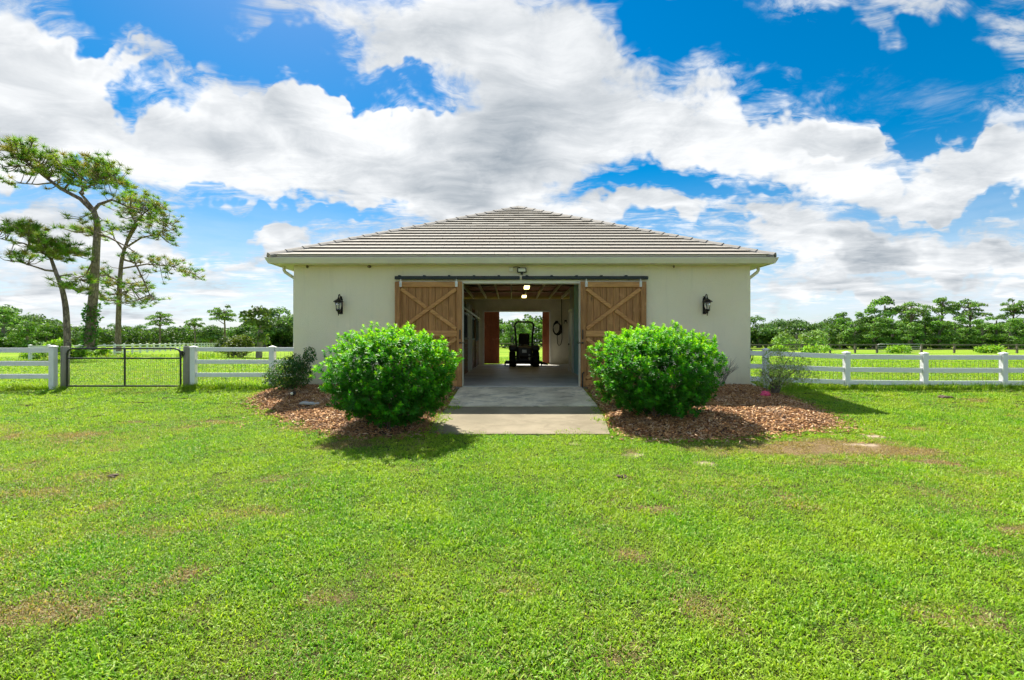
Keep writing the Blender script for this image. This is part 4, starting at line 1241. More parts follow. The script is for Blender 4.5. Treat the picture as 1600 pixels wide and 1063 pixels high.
# strap-leaved plant by the ramp
o = thing('strap_plant', 'yellow-green strap leaves drooping beside the right edge of the ramp', 'plant', (2.0, 10.75, -.12))
rs = random.Random(9); mb = MB()
for k in range(7):
    a = rs.uniform(2.4, 4.4); L = rs.uniform(.25, .42)
    pts = [Vector((2.05, 10.75, -.08)) + Vector((math.cos(a) * L * t, math.sin(a) * L * t, .22 * math.sin(t * 2.6))) for t in (0, .25, .5, .75, 1)]
    s_ = Vector((-math.sin(a), math.cos(a), 0))
    V = []; 
    for t, p_ in zip((0, .25, .5, .75, 1), pts): w_ = .022 * (1 - t ** 3) + .002; V += [p_ - s_ * w_, p_ + s_ * w_ + Vector((0, 0, .004))]
    mb.add(V, [(2 * i, 2 * i + 1, 2 * i + 3, 2 * i + 2) for i in range(4)])
me_ = mb.mesh('leaf', None, o.location); at_ = me_.color_attributes.new('tint', 'FLOAT_COLOR', 'POINT')
at_.data.foreach_set('color', np.tile(np.array([.32, .40, .05, 1], np.float32), len(me_.vertices))); me_.materials.append(M['dull_leaf'])
link('leaves', me_, o)

# ---- small things in the beds
sx_, sy_ = -4.86, 10.75; sz = float(bed_height(np.array([sx_]), np.array([sy_]), BED_L)[0])
o = thing('garden_spotlight', 'small black spike spotlight with white lens in the left mulch', 'spotlight', (sx_, sy_, sz))
MB().lathe((sx_, sy_ - .09, sz + .10), [(.025, .16), (.04, .13), (.042, .02), (.046, 0), (.040, .004)], 14, 'Y').build('housing', M['black'], o)
MB().lathe((sx_, sy_ - .093, sz + .10), [(.002, -.006), (.034, 0), (.034, .006)], 14, 'Y').build('lens', M['led'], o)
MB().tube([(sx_, sy_, sz - .1), (sx_, sy_, sz + .08)], .012, 6).build('spike', M['black'], o)
sx_, sy_ = g(485, 640); sz = float(bed_height(np.array([sx_]), np.array([sy_]), BED_L)[0])
o = tag(MB().obox((sx_, sy_, sz + .03), Matrix.Rotation(R(8), 3, 'Z') @ Matrix.Rotation(R(4), 3, 'Y'), (.19, .11, .022), .012).build('flat_stone', M['stone']), 'pale grey flat slab lying on the left mulch', 'slab')
sx_, sy_ = 5.62, 10.72; sz = float(bed_height(np.array([sx_]), np.array([sy_]), BED_R)[0])
bm = bmesh.new(); bmesh.ops.create_icosphere(bm, subdivisions=3, radius=1)
for v in bm.verts:
    f_ = 1 + .5 * (float(fbm(v.co.x * 2 + 7, v.co.y * 2 + v.co.z * 2.3, 3)) - .5) * 2
    v.co = Vector((v.co.x * .10 * f_, v.co.y * .06 * f_, max(v.co.z, -.5) * .075 * f_))
me_ = bpy.data.meshes.new('pink_cloth'); bm.to_mesh(me_); bm.free(); me_.materials.append(M['pink'])
tag(link('pink_cloth', me_, None, (sx_, sy_, sz + .07)), 'bright pink crumpled cloth on the mulch under the sparse shrub', 'cloth')

# dark earth clods thrown up on the lawn
for (px, py, r_, lab) in ((176, 745, .05, 'small dark earth clod on the lawn far left'), (972, 748, .05, 'dark earth clod in the lawn below the walkway'),
                          (1476, 622, .11, 'dark earth mound on the lawn before the right fence')):
    x_, y_ = g(px, py); bm = bmesh.new(); bmesh.ops.create_icosphere(bm, subdivisions=3, radius=1)
    for v in bm.verts:
        f_ = 1 + 1.1 * (float(fbm(v.co.x * 2.2 + px, v.co.y * 2.2 + v.co.z * 2.3, 3)) - .5); v.co = Vector((v.co.x * r_ * f_ * 1.3, v.co.y * r_ * f_, v.co.z * r_ * f_ * .45))
    me_ = bpy.data.meshes.new('earth_clod'); bm.to_mesh(me_); bm.free(); me_.materials.append(M['clod'])
    tag(link('earth_clod', me_, None, (x_, y_, float(gz(x_, y_)) + .012)), lab, 'clod', 'earth clods on the lawn')

# ================================================================== TREES
def needle_tufts(C, rs, per, L, w_, cols):
    k = len(C)
    P_ = np.repeat(C, per, 0); D = rand_dir(rs, k * per); D[:, 2] = D[:, 2] * .75 + .30
    Ln = rs.uniform(.65, 1.1, k * per) * L
    S = np.cross(D, rand_dir(rs, k * per)); S /= np.linalg.norm(S, axis=1, keepdims=True) + 1e-9
    a = P_ - S * w_ * .5; b_ = P_ + S * w_ * .5; tip = P_ + D * Ln[:, None]
    V = np.stack([a, b_, tip], 1).reshape(-1, 3); Fq = np.arange(len(V)).reshape(-1, 3)
    K = np.array(cols)[rs.randint(0, len(cols), k)] * rs.uniform(.7, 1.3, (k, 1))
    return V, Fq, np.repeat(np.repeat(K, per, 0), 3, 0)
def near_pine(label, Y, trunk, r0, r1, limbs, pads, seed, per=34, vine=None, depth=1.6):
    rs = np.random.RandomState(seed); rd = random.Random(seed)
    base = W(trunk[0][0], trunk[0][1], Y); base.z = 0
    root = thing('pine_tree', label, 'tree', base, 'tall pines beyond the gate')
    tp = [W(px, py, Y) for (px, py) in trunk]; tp[0].z = -.2
    sm = []
    for i in range(len(tp) - 1):
        for t in (0, .33, .66): sm.append(tp[i].lerp(tp[i + 1], t))
    sm.append(tp[-1])
    sm = [sm[0]] + [(sm[i - 1] + sm[i] * 2 + sm[i + 1]) / 4 for i in range(1, len(sm) - 1)] + [sm[-1]]
    rr = [r0 + (r1 - r0) * i / (len(sm) - 1) for i in range(len(sm))]; rr[0] *= 1.35; rr[1] *= 1.08
    MB().tube(sm, rr, 12).build('trunk', M['bark'], root)
    lm = MB(); nodes = []
    for lb in limbs:
        dep = lb[0]; rad = lb[1]; pts = []
        for i, (px, py) in enumerate(lb[2]):
            t = i / (len(lb[2]) - 1); pts.append(W(px, py, Y) + Vector((0, dep * t, 0)))
        lm.tube(pts, [rad * (1 - .75 * i / (len(pts) - 1)) for i in range(len(pts))], 7)
        for i in range(len(pts) - 1):
            for t in (0, .25, .5, .75, 1): nodes.append(pts[i].lerp(pts[i + 1], t))
    nodes.append(sm[-1])
    NA = np.array([tuple(v) for v in nodes]); Cs = []
    for (px, py, ax_, ay_, k) in pads:
        c_ = W(px, py, Y); s_ = Y / F
        k = int(k * 1.65); ax_ *= 1.18; ay_ *= 1.25
        d_ = rs.normal(0, .5, (k, 3)).clip(-1.1, 1.1)
        near_ = NA[np.argmin(np.hypot(NA[:, 0] - c_.x, NA[:, 2] - c_.z))]
        C = np.stack([c_.x + d_[:, 0] * ax_ * s_, near_[1] + d_[:, 1] * depth, c_.z + d_[:, 2] * ay_ * s_], 1)
        Cs.append(C)
        for q in C:
            dd = np.linalg.norm(NA - q, axis=1); nb = Vector(NA[np.argmin(dd)]); qv = Vector(q)
            mid_ = nb.lerp(qv, .55) + Vector((0, 0, -.12 * (qv - nb).length))
            lm.tube([nb, mid_, qv], [.035, .024, .012], 4, False)
    lm.build('limbs', M['bark'], root)
    C = np.concatenate(Cs)
    V, Fq, K = needle_tufts(C, rs, int(per * 1.5), .44, .034, [(.18, .34, .03), (.12, .25, .025), (.25, .42, .04), (.30, .38, .06), (.32, .29, .08)])
    link('crown', np_mesh('crown', V, Fq, M['needle'], K, off=base), root)
    if vine:
        k = 700; t = rs.uniform(0, vine, k)
        pp = np.array([tuple(tp[0].lerp(tp[1], min(1, q_ * 1.0)) if q_ < 1 else tp[1].lerp(tp[2], q_ - 1)) for q_ in t])
        a = rs.uniform(0, 2 * np.pi, k); rr_ = r0 * rs.uniform(.95, 1.5, k)
        pp[:, 0] += np.cos(a) * rr_; pp[:, 1] += np.sin(a) * rr_
        V, Fq, K = leaves(pp, rand_dir(rs, k), rand_dir(rs, k), rs.uniform(.12, .24, k), rs.uniform(.1, .18, k), np.tile(np.array([[.06, .17, .02]]), (k, 1)) * rs.uniform(.7, 1.4, (k, 1)))
        link('vine', np_mesh('vine', V, Fq, M['tree_leaf'], K, off=base), root)
    return root
near_pine('tallest pine with vine-covered leaning trunk behind the black gate', 33.6,
    [(139, 561), (142, 505), (147, 450), (150, 395), (153, 350), (146, 328)], .34, .16,
    [(-.6, .15, [(147, 332), (128, 312), (100, 297), (76, 278), (48, 255), (18, 236), (-12, 224)]),
     (.8, .10, [(104, 300), (88, 290), (72, 283), (45, 284), (5, 280)]),
     (1.0, .13, [(146, 330), (150, 318), (166, 309), (185, 318), (205, 322)]),
     (-.8, .10, [(147, 328), (136, 312), (130, 303), (140, 296), (165, 290), (195, 288), (215, 292)]),
     (.5, .08, [(100, 297), (108, 280), (118, 268), (135, 258)]), (.8, .08, [(130, 303), (120, 290), (112, 278)]),
     (1.2, .08, [(151, 372), (135, 362), (115, 355)]), (-1, .09, [(152, 366), (175, 372), (205, 386), (235, 402)]),
     (.6, .07, [(150, 400), (130, 425), (118, 432)]), (-.4, .07, [(76, 278), (60, 262), (40, 262)])],
    [(12, 222, 16, 7, 12), (35, 236, 22, 9, 16), (60, 245, 24, 9, 18), (28, 255, 20, 8, 12), (45, 270, 20, 8, 12), (85, 252, 22, 9, 18), (92, 270, 24, 10, 18), (115, 252, 20, 9, 16),
     (120, 268, 22, 10, 18), (140, 262, 22, 10, 18), (165, 262, 18, 8, 14), (182, 262, 12, 7, 10), (150, 278, 24, 8, 14), (178, 282, 18, 7, 10), (105, 288, 22, 7, 10), (4, 284, 6, 4, 4),
     (205, 290, 14, 8, 10), (215, 296, 8, 5, 5), (185, 306, 12, 6, 6), (112, 355, 14, 6, 12), (130, 362, 12, 8, 10), (150, 345, 12, 8, 8), (70, 230, 16, 5, 6), (160, 300, 20, 6, 6)], 3, 34, 1.55)
near_pine('pine with broad right-hand crown standing farther back behind the gate', 46.0,
    [(184, 553), (185, 500), (187, 440), (190, 405), (198, 378), (214, 352)], .25, .10,
    [(-1, .11, [(198, 376), (215, 350), (235, 335), (255, 328)]), (1, .10, [(194, 392), (172, 372), (160, 350)]),
     (.8, .10, [(214, 352), (200, 335), (190, 322)]), (-.8, .10, [(195, 388), (225, 372), (255, 368), (272, 352)]),
     (-1.2, .10, [(190, 405), (215, 412), (232, 440), (245, 462), (255, 470)]), (1.0, .09, [(189, 420), (225, 412), (262, 415), (295, 428)]),
     (.6, .09, [(187, 440), (165, 430), (135, 428), (115, 432)]), (-.6, .08, [(186, 460), (210, 452), (225, 440)]), (.5, .08, [(186, 470), (165, 470), (150, 462)])],
    [(205, 315, 20, 9, 16), (230, 318, 22, 10, 20), (250, 325, 20, 10, 20), (215, 335, 22, 9, 14), (245, 342, 22, 10, 20), (268, 345, 12, 9, 14), (272, 335, 8, 6, 7), (262, 362, 16, 9, 14), (270, 378, 10, 7, 8),
     (190, 328, 16, 8, 10), (232, 365, 20, 8, 12), (205, 358, 16, 8, 8), (165, 352, 14, 8, 8), (225, 408, 24, 7, 14), (255, 408, 20, 7, 14), (280, 422, 16, 6, 12), (296, 430, 8, 5, 6), (240, 425, 18, 6, 10),
     (200, 400, 14, 7, 8), (165, 425, 16, 8, 12), (138, 428, 14, 8, 12), (118, 432, 10, 6, 8), (160, 442, 14, 8, 8), (190, 445, 14, 8, 10), (212, 448, 14, 8, 12), (235, 450, 10, 8, 8), (250, 465, 8, 7, 8),
     (175, 460, 14, 8, 10), (200, 470, 16, 8, 12), (225, 475, 12, 7, 8), (150, 465, 10, 7, 8)], 7, 30, None, 2.0)
near_pine('short pine with a bare leaning trunk nearest the left timber post', 31.0,
    [(106, 563), (105, 520), (103, 480), (97, 450), (88, 428), (80, 405)], .21, .09,
    [(.6, .08, [(86, 424), (68, 422), (45, 415), (20, 408), (-8, 404)]), (-.7, .07, [(80, 405), (66, 392), (45, 382), (22, 378), (0, 372)]),
     (.4, .06, [(80, 405), (90, 396), (105, 392)]), (-.5, .06, [(98, 448), (112, 442), (125, 452)]), (.4, .05, [(45, 382), (40, 368), (32, 358)]), (.3, .05, [(92, 432), (108, 428), (118, 436)])],
    [(70, 380, 18, 7, 16), (88, 378, 16, 8, 18), (100, 388, 16, 8, 16), (72, 392, 20, 7, 16), (115, 398, 10, 6, 8), (92, 402, 14, 6, 8), (15, 352, 16, 6, 14), (35, 352, 14, 6, 14), (25, 362, 20, 6, 12), (50, 356, 8, 6, 6), (5, 365, 10, 6, 8),
     (45, 372, 10, 5, 6), (26, 398, 7, 5, 6), (36, 404, 6, 6, 4), (118, 448, 8, 6, 8), (128, 455, 7, 5, 6), (120, 436, 6, 4, 4), (8, 404, 6, 3, 3)], 12, 34, None, 1.1)

# --- tree-line prototypes (real-size meshes, several seeds per kind)
def crown_mesh(name, blobs, n_leaf, size, cols, seed, off=None):
    rs = np.random.RandomState(seed)
    tot = sum(b_[3] * b_[4] for b_ in blobs); Cs, Ns, Hs = [], [], []
    for (x_, y_, z_, rx, rz) in blobs:
        k = max(8, int(n_leaf * rx * rz / tot)); d = rand_dir(rs, k); d[:, 2] = np.where(d[:, 2] < -.3, -d[:, 2] * .6, d[:, 2])
        rr = rs.uniform(.55, 1.06, k) ** .6
        w_ = 1 + .5 * (fbm(d[:, 0] * 2.5 + x_ + 9, d[:, 2] * 2.5 + z_ + d[:, 1] * 2, 3) - .5)
        Cs.append(np.stack([x_ + d[:, 0] * rx * rr * w_, y_ + d[:, 1] * rx * rr * w_, z_ + d[:, 2] * rz * rr * w_], 1)); Ns.append(d); Hs.append(rs.uniform(.65, 1.35, 1) * np.ones(k))
    C = np.concatenate(Cs); Nn = np.concatenate(Ns) + rs.normal(0, .55, C.shape); H = np.concatenate(Hs); k = len(C)
    D = np.cross(Nn, rand_dir(rs, k))
    K = np.array(cols)[rs.randint(0, len(cols), k)] * rs.uniform(.75, 1.3, (k, 1)) * H[:, None]
    V, Fq, K = leaves(C, D, Nn, rs.uniform(.6, 1.3, k) * size, rs.uniform(.5, .9, k) * size, K, .1)
    return np_mesh(name, V, Fq, M['tree_leaf'], K)
def trunk_mesh(name, h, r, branches, mat, seed, lean=0):
    rd = random.Random(seed); mb_ = MB()
    pts = [Vector((lean * (t ** 1.5) + rd.uniform(-.08, .08) * t, rd.uniform(-.08, .08) * t, h * t - (.2 if t == 0 else 0))) for t in (0, .2, .4, .6, .8, 1)]
    mb_.tube(pts, [r * 1.25, r, r * .9, r * .78, r * .62, r * .4], 8)
    for (t, dx_, dy_, dz_) in branches:
        i = min(4, int(t * 5)); p0 = pts[i].lerp(pts[i + 1], t * 5 - i); p1 = p0 + Vector((dx_, dy_, dz_))
        mb_.tube([p0, p0.lerp(p1, .5) + Vector((0, 0, -.12 * dz_ + .1)), p1], [r * .45, r * .32, r * .12], 6)
    return mb_.mesh(name, M[mat])
OAK = [(0.065, 0.138, 0.041), (0.097, 0.194, 0.052), (0.13, 0.244, 0.065), (0.162, 0.268, 0.082)]
MIX = [(0.093, 0.217, 0.039), (0.155, 0.31, 0.047), (0.217, 0.389, 0.062), (0.116, 0.202, 0.047)]
LIM = [(0.2, 0.325, 0.075), (0.25, 0.388, 0.1), (0.15, 0.25, 0.069)]
PIN = [(0.114, 0.227, 0.049), (0.162, 0.292, 0.065), (0.211, 0.324, 0.082)]
protos = {}
def proto(kind, i):
    key = (kind, i)
    if key in protos: return protos[key]
    rd = random.Random(hash(kind) % 1 + i * 13 + {'oak': 1, 'mix': 200, 'lime': 300, 'pine': 400}[kind])
    if kind == 'oak':
        bl = []
        for _ in range(20):
            a = rd.uniform(0, 6.28); q = rd.uniform(0, 1) ** .5; bl.append((3.0 * q * math.cos(a), 2.8 * q * math.sin(a), 1.3 + rd.uniform(0, 4.5) * (1 - .40 * q), rd.uniform(.9, 1.6), rd.uniform(.75, 1.25)))
        c_ = crown_mesh('oak_crown', bl, 5200, .32, OAK, i + 1); t_ = trunk_mesh('oak_trunk', 4.2, .32, [(.4, 1.6, .4, 1.6), (.5, -1.5, -.5, 1.7), (.6, .3, 1.4, 1.6), (.7, -.4, -1.2, 1.4)], 'gray_bark', i)
    elif kind == 'mix':
        bl = []
        for _ in range(30):
            z_ = rd.uniform(.5, 7.3); wd = 2.7 * math.sin(min(1, (z_ + .8) / 7.6) * math.pi * .88) + .4; a = rd.uniform(0, 6.28); q = rd.uniform(.2, 1)
            bl.append((wd * q * math.cos(a), wd * q * math.sin(a), z_, rd.uniform(.6, 1.15), rd.uniform(.5, .95)))
        c_ = crown_mesh('mixed_crown', bl, 5200, .30, MIX, i + 20); t_ = trunk_mesh('mixed_trunk', 6.6, .24, [(.35, 1.2, .4, 1.2), (.5, -1.3, -.3, 1.2), (.65, .9, -.8, 1.1), (.75, -.8, .6, 1.0)], 'gray_bark', i + 5)
    elif kind == 'lime':
        bl = []
        for _ in range(16):
            a = rd.uniform(0, 6.28); q = rd.uniform(0, 1) ** .5; bl.append((2.4 * q * math.cos(a), 2.2 * q * math.sin(a), .7 + rd.uniform(0, 2.6) * (1 - .5 * q), rd.uniform(.6, 1.0), rd.uniform(.5, .8)))
        c_ = crown_mesh('lime_crown', bl, 2600, .24, LIM, i + 40); t_ = trunk_mesh('lime_trunk', 2.2, .14, [(.4, .9, .3, .8), (.6, -.9, -.2, .9)], 'gray_bark', i + 9)
    else:
        bl = []; br = []
        for _ in range(24):
            a = rd.uniform(0, 6.28); q = rd.uniform(.1, 1); z_ = 5.2 + rd.uniform(0, 3.4) * (1.12 - .55 * q); x_ = 2.4 * q * math.cos(a); y_ = 2.0 * q * math.sin(a)
            bl.append((x_, y_, z_, rd.uniform(.45, .85), rd.uniform(.3, .55))); t = rd.uniform(.6, .97); br.append((t, x_ * .95, y_ * .95, z_ - 8.0 * t))
        c_ = crown_mesh('pine_crown', bl, 2600, .24, PIN, i + 60); t_ = trunk_mesh('pine_trunk', 8.0, .17, br, 'bark', i + 11, rd.uniform(-.5, .5))
    protos[key] = (c_, t_); return protos[key]
def tree(kind, i, x_, y_, sc, label, group, rot=0, sx=1.0):
    c_, t_ = proto(kind, i)
    nm = {'oak': 'oak_tree', 'mix': 'leafy_tree', 'lime': 'small_tree', 'pine': 'pine_tree'}[kind]
    o = thing(nm, label, 'tree', (x_, y_, 0), group); o.scale = (sc * sx, sc * sx, sc); o.rotation_euler.z = rot
    link('trunk', t_, o); link('crown', c_, o); return o
def tl(kind, i, px, top, Y, label, group, rot=0, sx=1.0):
    h = {'oak': 7.0, 'mix': 8.2, 'lime': 3.9, 'pine': 9.1}[kind]
    z_ = EYE + (534 - top) * Y / F
    return tree(kind, i, (px - 800) * Y / F, Y, z_ / h, label, group, rot, sx)
rd = random.Random(4)
ORD = ['first', 'second', 'third', 'fourth', 'fifth', 'sixth', 'seventh', 'eighth', 'ninth', 'tenth', 'eleventh', 'twelfth', 'thirteenth', 'fourteenth', 'fifteenth', 'sixteenth']
GR = 'trees along the far side of the right paddock'; GL = 'trees along the far side of the left pasture'
for k, (px, top, Y) in enumerate(((1150, 492, 92), (1185, 488, 90), (1215, 490, 96), (1245, 489, 94), (1275, 493, 92), (1298, 488, 98))):
    tl('oak', rd.randint(0, 2), px, top, Y, ORD[k] + ' dark rounded oak of the row right of the barn, counted from the barn', GR, rd.uniform(0, 6), 1.1)
tl('lime', 0, 1245, 502, 66, 'light green spreading small tree in front of the dark oaks right of the barn', GR, .4, 1.35)
tl('lime', 1, 1312, 509, 76, 'grey-green small tree beside the dark oaks at the tree line', GR, 1.4, 1.0)
tl('mix', 0, 1318, 482, 80, 'slim leafy tree left of the tallest leafy trees on the right', GR, 1.0, .9)
tl('mix', 1, 1345, 486, 78, 'medium green leafy tree filling the gap beside the tallest trees', GR, 2.0, 1.0)
tl('mix', 2, 1382, 461, 76, 'tallest broad leafy tree in the right tree line', GR, 3.0, 1.15)
tl('pine', 0, 1424, 466, 74, 'ragged pine with drooping dead limbs right of the tallest leafy tree', GR, .5, 1.1)
tl('mix', 0, 1410, 488, 80, 'leafy tree behind the ragged pine on the right', GR, 4.0, 1.0)
tl('pine', 1, 1471, 459, 84, 'tall flat-topped pine above the right tree line, leftmost of three', GR, 0, 1.0)
tl('pine', 2, 1515, 463, 82, 'rounded pine above the right tree line, middle of three', GR, 1.5, 1.15)
tl('pine', 3, 1582, 463, 80, 'sparse open pine at the right edge of the photo', GR, 2.5, 1.0)
for k, (px, top, Y) in enumerate(((1335, 498, 74), (1365, 492, 73), (1395, 497, 72), (1420, 500, 70), (1445, 492, 74), (1468, 488, 72), (1492, 494, 74), (1512, 499, 76), (1535, 497, 73), (1556, 490, 75), (1578, 496, 72), (1600, 492, 74), (1630, 490, 74), (1665, 490, 76))):
    tl('mix', rd.randint(0, 2), px, top, Y, ORD[k] + ' bushy green tree, from the left, of the wood behind the far wooden fence', GR, rd.uniform(0, 6), 1.3)
# left side
for k, (px, top, Y) in enumerate(((470, 478, 84), (440, 474, 86), (412, 480, 84), (385, 490, 90), (330, 497, 96))):
    tl('oak', rd.randint(0, 2), px, top, Y, ORD[k] + ' dark oak of the row left of the barn, counted from the barn', GL, rd.uniform(0, 6), 1.15)
tl('pine', 3, 352, 474, 58, 'pale-trunked pine with flat crown left of the barn', GL, 1.0, 1.1)
tl('pine', 1, 305, 493, 88, 'small far pine between the big pines and the barn', GL, 3.0, 1.1)
for k, (px, top, Y) in enumerate(((355, 504, 112), (322, 505, 116), (290, 504, 120), (268, 500, 118), (245, 502, 118), (222, 504, 122), (200, 499, 116), (176, 502, 118), (150, 503, 120), (126, 506, 116))):
    tl('oak', rd.randint(0, 2), px, top, Y, ORD[k] + ' far tree, from the right, of the low wood behind the pine trunks', GL, rd.uniform(0, 6), 1.15)
tl('pine', 2, 250, 484, 100, 'far pine whose crown shows right of the big pines', GL, 2.0, 1.3)
for k, (px, top, Y) in enumerate(((-30, 470, 60), (5, 480, 60), (22, 490, 70), (42, 498, 58), (72, 503, 66))):
    tl('mix', rd.randint(0, 2), px, top, Y, ORD[k] + ' bright green tree, from the left edge, behind the left white fence', GL, rd.uniform(0, 6), 1.4)
for k, (px, top, Y) in enumerate(((-15, 468, 84), (15, 470, 84), (50, 480, 84), (85, 498, 90), (108, 508, 88))):
    tl('oak', rd.randint(0, 2), px, top, Y, ORD[k] + ' grey-green tree, from the left edge, behind the bright green trees', GL, rd.uniform(0, 6), 1.15)
# seen through the barn
for k, (px, top, Y) in enumerate(((800, 494, 82), (832, 497, 88), (768, 500, 88), (862, 498, 86), (815, 506, 90))): tl('mix', k % 3, px, top, Y, ['leafy tree behind the mower, left of centre of the rear opening', 'leafy tree behind the mower, right of centre of the rear opening', 'leafy tree at the left edge of the rear opening', 'leafy tree at the right edge of the rear opening', 'lower farther tree in the middle of the rear opening'][k], 'trees behind the barn', k * 1.3, 1.35)
# undergrowth that closes the wood at ground level, one uncountable mass
_r = np.random.RandomState(71)
def thicket(spans, n_, seed):
    rs = np.random.RandomState(seed); Cs = []
    for (p0, p1, Ya, Yb, hgt) in spans:
        k = int(n_ * abs(p1 - p0) / 100); px = rs.uniform(p0, p1, k); Y = rs.uniform(Ya, Yb, k)
        x_ = (px - 800) * Y / F; top = hgt * (.55 + .9 * fbm(x_ * .35, Y * .2, 4)); z_ = top * rs.uniform(0, 1, k) ** .7
        Cs.append(np.stack([x_, Y, z_], 1))
    C = np.concatenate(Cs); k = len(C); tone = (.6 + .9 * fbm(C[:, 0] * .25, C[:, 1] * .25 + C[:, 2] * .4, 4))[:, None]
    K = np.array([(.05, .11, .025), (.08, .16, .03), (.11, .20, .035)])[rs.randint(0, 3, k)] * tone
    V, Fq, K = leaves(C, rand_dir(rs, k), rand_dir(rs, k) + np.array([0, -.3, .8]), rs.uniform(.35, .7, k), rs.uniform(.3, .5, k), K, .1)
    return np_mesh('undergrowth', V, Fq, M['tree_leaf'], K)
tag(link('undergrowth', thicket([(1100, 1320, 88, 96, 3.4), (1290, 1700, 76, 84, 3.6), (-60, 110, 66, 76, 3.2), (90, 480, 108, 116, 3.6), (380, 480, 84, 92, 2.6), (470, 1130, 90, 96, 5.0)], 3400, 6)), 'dense low undergrowth at the foot of the far tree line', 'undergrowth', kind='stuff')

# low shrubs and the vine-covered stump on the left
def px_shrub(name, label, px, base, top, wpx, n_, L, cols, seed, Y=None, stems=10):
    if Y is None: Y = F * EYE / (base - 534)
    x_ = (px - 800) * Y / F; h = (base - top) * Y / F; w_ = wpx * Y / F / 2
    return loose_shrub(name, label, x_, Y, 0, [(0, 0, h * .45, w_, w_ * .8, h * .5, 3), (w_ * .3, 0, h * .6, w_ * .6, w_ * .5, h * .38, 2), (-w_ * .4, 0, h * .4, w_ * .6, w_ * .5, h * .4, 2)], n_, L, cols, seed, stems, 'tree_leaf')
YG = [(.24, .44, .04), (.32, .50, .05), (.18, .36, .035)]
px_shrub('leafy_shrub', 'lime green shrub at the foot of the leaning pine behind the left fence', 88, 560, 529, 44, 900, .26, YG, 31)
px_shrub('leafy_shrub', 'lime green shrub on the left side of the tallest pine trunk', 122, 562, 543, 34, 600, .24, YG, 32)
px_shrub('leafy_shrub', 'lime green shrub on the right side of the tallest pine trunk', 160, 561, 543, 26, 500, .24, YG, 34)
px_shrub('leafy_shrub', 'low weedy shrub left of the timber hinge post behind the fence', 60, 562, 547, 50, 600, .22, YG, 35)
px_shrub('leafy_shrub', 'vine-covered bushy stump between the gate and the barn', 374, 560, 522, 46, 1300, .22, [(.11, .16, .03), (.16, .21, .045), (.08, .12, .025)], 36)
o = thing('vine_stump', 'tall vine-clad broken trunk rising from the bush left of the barn', 'tree', (-17.6, 33.6, 0))
MB().tube([(-17.6, 33.6, -.1), (-17.55, 33.6, 1.2), (-17.45, 33.6, 2.3)], [.22, .2, .14], 9).build('trunk', M['gray_bark'], o)
o2 = crown_mesh('vine_crown', [(0, 0, 3.0, .7, .6), (-.5, 0, 2.4, .5, .5), (.35, 0, 2.2, .4, .6), (-.9, .2, 3.0, .5, .35), (.2, 0, 1.2, .45, .7)], 900, .24, [(.12, .19, .035), (.16, .24, .045), (.08, .14, .025)], 77)
link('crown', o2, o)
px_shrub('leafy_shrub', 'round grey-green bush under the pale-trunked pine left of the barn', 350, 553, 526, 30, 700, .26, [(.10, .15, .05), (.07, .12, .035)], 37)
for k, (px, w_) in enumerate(((1275, 50), (1405, 40), (1545, 42), (1215, 30))):
    px_shrub('leafy_shrub', ['bright green weeds at the far fence right of the barn', 'bright green weeds in front of the grey paddock gate', 'bright green weeds at the far fence near the right edge', 'low weeds at the far fence beside the barn corner'][k], px, 552.5, 540, w_, 500, .3, YG, 50 + k, 47.6 + .2 * k, 4)

# ================================================================== GRASS
tufts = bpy.data.collections.new('grass_tufts')      # source clumps for the instancer, not part of the scene
def clump(seed, n_, rad, L0, L1, w_, flat):
    rs = np.random.RandomState(seed)
    a = rs.uniform(0, 2 * np.pi, n_); q = np.sqrt(rs.uniform(0, 1, n_)) * rad
    B = np.stack([np.cos(a) * q, np.sin(a) * q, np.full(n_, -.008)], 1)
    h = rs.uniform(0, 2 * np.pi, n_); el = rs.uniform(*flat, n_)
    d = np.stack([np.cos(h) * np.cos(el), np.sin(h) * np.cos(el), np.sin(el)], 1)
    s = np.stack([-np.sin(h), np.cos(h), rs.normal(0, .3, n_)], 1)
    L = rs.uniform(L0, L1, n_)[:, None]; w = (w_ * rs.uniform(.7, 1.2, n_))[:, None]
    m_ = B + d * L * .55; d2 = d.copy(); d2[:, 2] -= rs.uniform(.2, .9, n_); tip = m_ + d2 * L * .5
    V = np.stack([B - s * w * .4, B + s * w * .4, m_ + s * w * .5, m_ - s * w * .5, tip], 1).reshape(-1, 3)
    me = bpy.data.meshes.new('grass_clump'); b_ = np.arange(n_) * 5
    fs = [(i, i + 1, i + 2, i + 3) for i in b_] + [(i + 3, i + 2, i + 4) for i in b_]
    me.from_pydata(V.tolist(), [], [tuple(int(k) for k in f) for f in fs]); me.materials.append(M['grass']); me.update()
    o = bpy.data.objects.new('grass_clump', me); tufts.objects.link(o); return o
for s_ in range(5): clump(s_, 150, .15, .024, .062, .0068, (.2, 1.2))
tall = bpy.data.collections.new('tall_tufts')
_t = tufts; tufts = tall
for s_ in range(4): clump(40 + s_, 70, .16, .12, .30, .010, (.7, 1.45))
tufts = _t
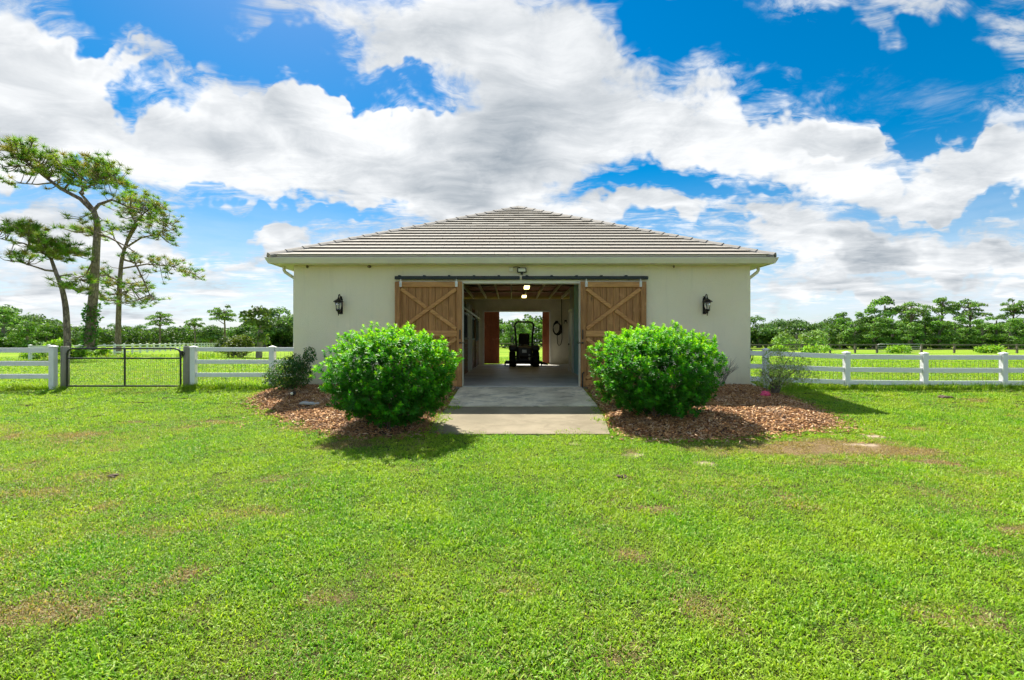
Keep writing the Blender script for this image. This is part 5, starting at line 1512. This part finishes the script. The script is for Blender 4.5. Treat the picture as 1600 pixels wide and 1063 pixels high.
def scatter(name, pts, dry, scl, coll, label, seed):
    me = bpy.data.meshes.new(name)
    me.vertices.add(len(pts)); me.vertices.foreach_set('co', np.asarray(pts, np.float32).ravel())
    for nm, arr in (('dry', dry), ('scl', scl)):
        at_ = me.attributes.new(nm, 'FLOAT', 'POINT'); at_.data.foreach_set('value', np.asarray(arr, np.float32))
    me.materials.append(M['grass'])
    o = link(name, me); tag(o, label, 'grass', kind='stuff')
    ng = bpy.data.node_groups.new(name, 'GeometryNodeTree')
    ng.interface.new_socket('Geometry', in_out='INPUT', socket_type='NodeSocketGeometry'); ng.interface.new_socket('Geometry', in_out='OUTPUT', socket_type='NodeSocketGeometry')
    N_ = ng.nodes; gi = N_.new('NodeGroupInput'); go = N_.new('NodeGroupOutput')
    ci = N_.new('GeometryNodeCollectionInfo'); ci.inputs['Collection'].default_value = coll; ci.inputs['Separate Children'].default_value = True; ci.inputs['Reset Children'].default_value = True
    ip = N_.new('GeometryNodeInstanceOnPoints'); ip.inputs['Pick Instance'].default_value = True
    rv = N_.new('FunctionNodeRandomValue'); rv.data_type = 'FLOAT_VECTOR'; rv.inputs[0].default_value = (-.08, -.08, 0); rv.inputs[1].default_value = (.08, .08, 6.283); rv.inputs['Seed'].default_value = seed
    na = N_.new('GeometryNodeInputNamedAttribute'); na.data_type = 'FLOAT'; na.inputs['Name'].default_value = 'scl'
    L_ = ng.links
    L_.new(gi.outputs[0], ip.inputs['Points']); L_.new(ci.outputs[0], ip.inputs['Instance'])
    L_.new(rv.outputs[0], ip.inputs['Rotation']); L_.new(na.outputs[0], ip.inputs['Scale'])
    L_.new(ip.outputs[0], go.inputs[0])
    md = o.modifiers.new('grass', 'NODES'); md.node_group = ng
    return o
rs = np.random.RandomState(90)
PX, PY, PS = [], [], []
for (y0, y1, stp, sc) in ((1.6, 4.5, .098, .95), (4.5, 8.5, .115, 1.05), (8.5, 13.5, .145, 1.2), (13.5, 22, .30, 1.9), (22, 34, .5, 2.6)):
    wmax = 1.13 * y1 + .6
    A_, B_ = np.meshgrid(np.arange(-wmax, wmax, stp), np.arange(y0, y1, stp))
    x_ = (A_ + rs.uniform(-.6, .6, A_.shape) * stp).ravel(); y_ = (B_ + rs.uniform(-.6, .6, A_.shape) * stp).ravel()
    ok = np.abs(x_) < 1.13 * y_ + .7
    PX.append(x_[ok]); PY.append(y_[ok]); PS.append(np.full(ok.sum(), sc))
PX = np.concatenate(PX); PY = np.concatenate(PY); PS = np.concatenate(PS) * rs.uniform(.75, 1.3, len(PX))
ok = ~(((PX > BX0 - .08) & (PX < BX1 + .08) & (PY > BY0 - .1) & (PY < BY1 + .1)))
for poly in (SLAB, BED_L, BED_R): ok &= ~(inpoly(PX, PY, poly) & (polydist(PX, PY, poly) > (.10 if poly is SLAB else .04 + .22 * np.clip((fbm(PX * 3, PY * 3, 3) - .45) * 5, 0, 1))))
br_ = bare(PX, PY); dr_ = dryness(PX, PY)
ok &= rs.uniform(0, 1, len(PX)) > br_ * .97
ok &= rs.uniform(0, 1, len(PX)) > np.clip((dr_ - .68) * 2.2, 0, .7)
PX, PY, PS, dr_ = PX[ok], PY[ok], PS[ok], dr_[ok]
PS *= 1 - .25 * dr_
PS *= .62 + .80 * fbm(PX * 2.6 + 3, PY * 2.6 + 8, 3)
scatter('lawn_grass', np.stack([PX, PY, gz(PX, PY)], 1), np.clip(dr_ + rs.normal(0, .06, len(dr_)), 0, 1), PS, tufts, 'short lime green lawn with worn straw patches', 1)
# unmown strips under the fences and around posts
TX = np.concatenate([rs.uniform(6.3, 14.6, 520), rs.uniform(-8.3, -5.6, 190), rs.uniform(-16, -11.2, 330), rs.uniform(-30, -20, 60)])
TY = np.concatenate([rs.normal(12.25, .10, 1040), rs.uniform(30, 36, 60)])
TS = rs.uniform(.35, 1.0, len(TX)); TS[-60:] *= 3
scatter('tall_grass', np.stack([TX, TY, gz(TX, TY) - .01], 1), np.clip(rs.normal(.12, .12, len(TX)), 0, 1), TS, tall, 'unmown darker grass growing along the feet of the white fences', 2)
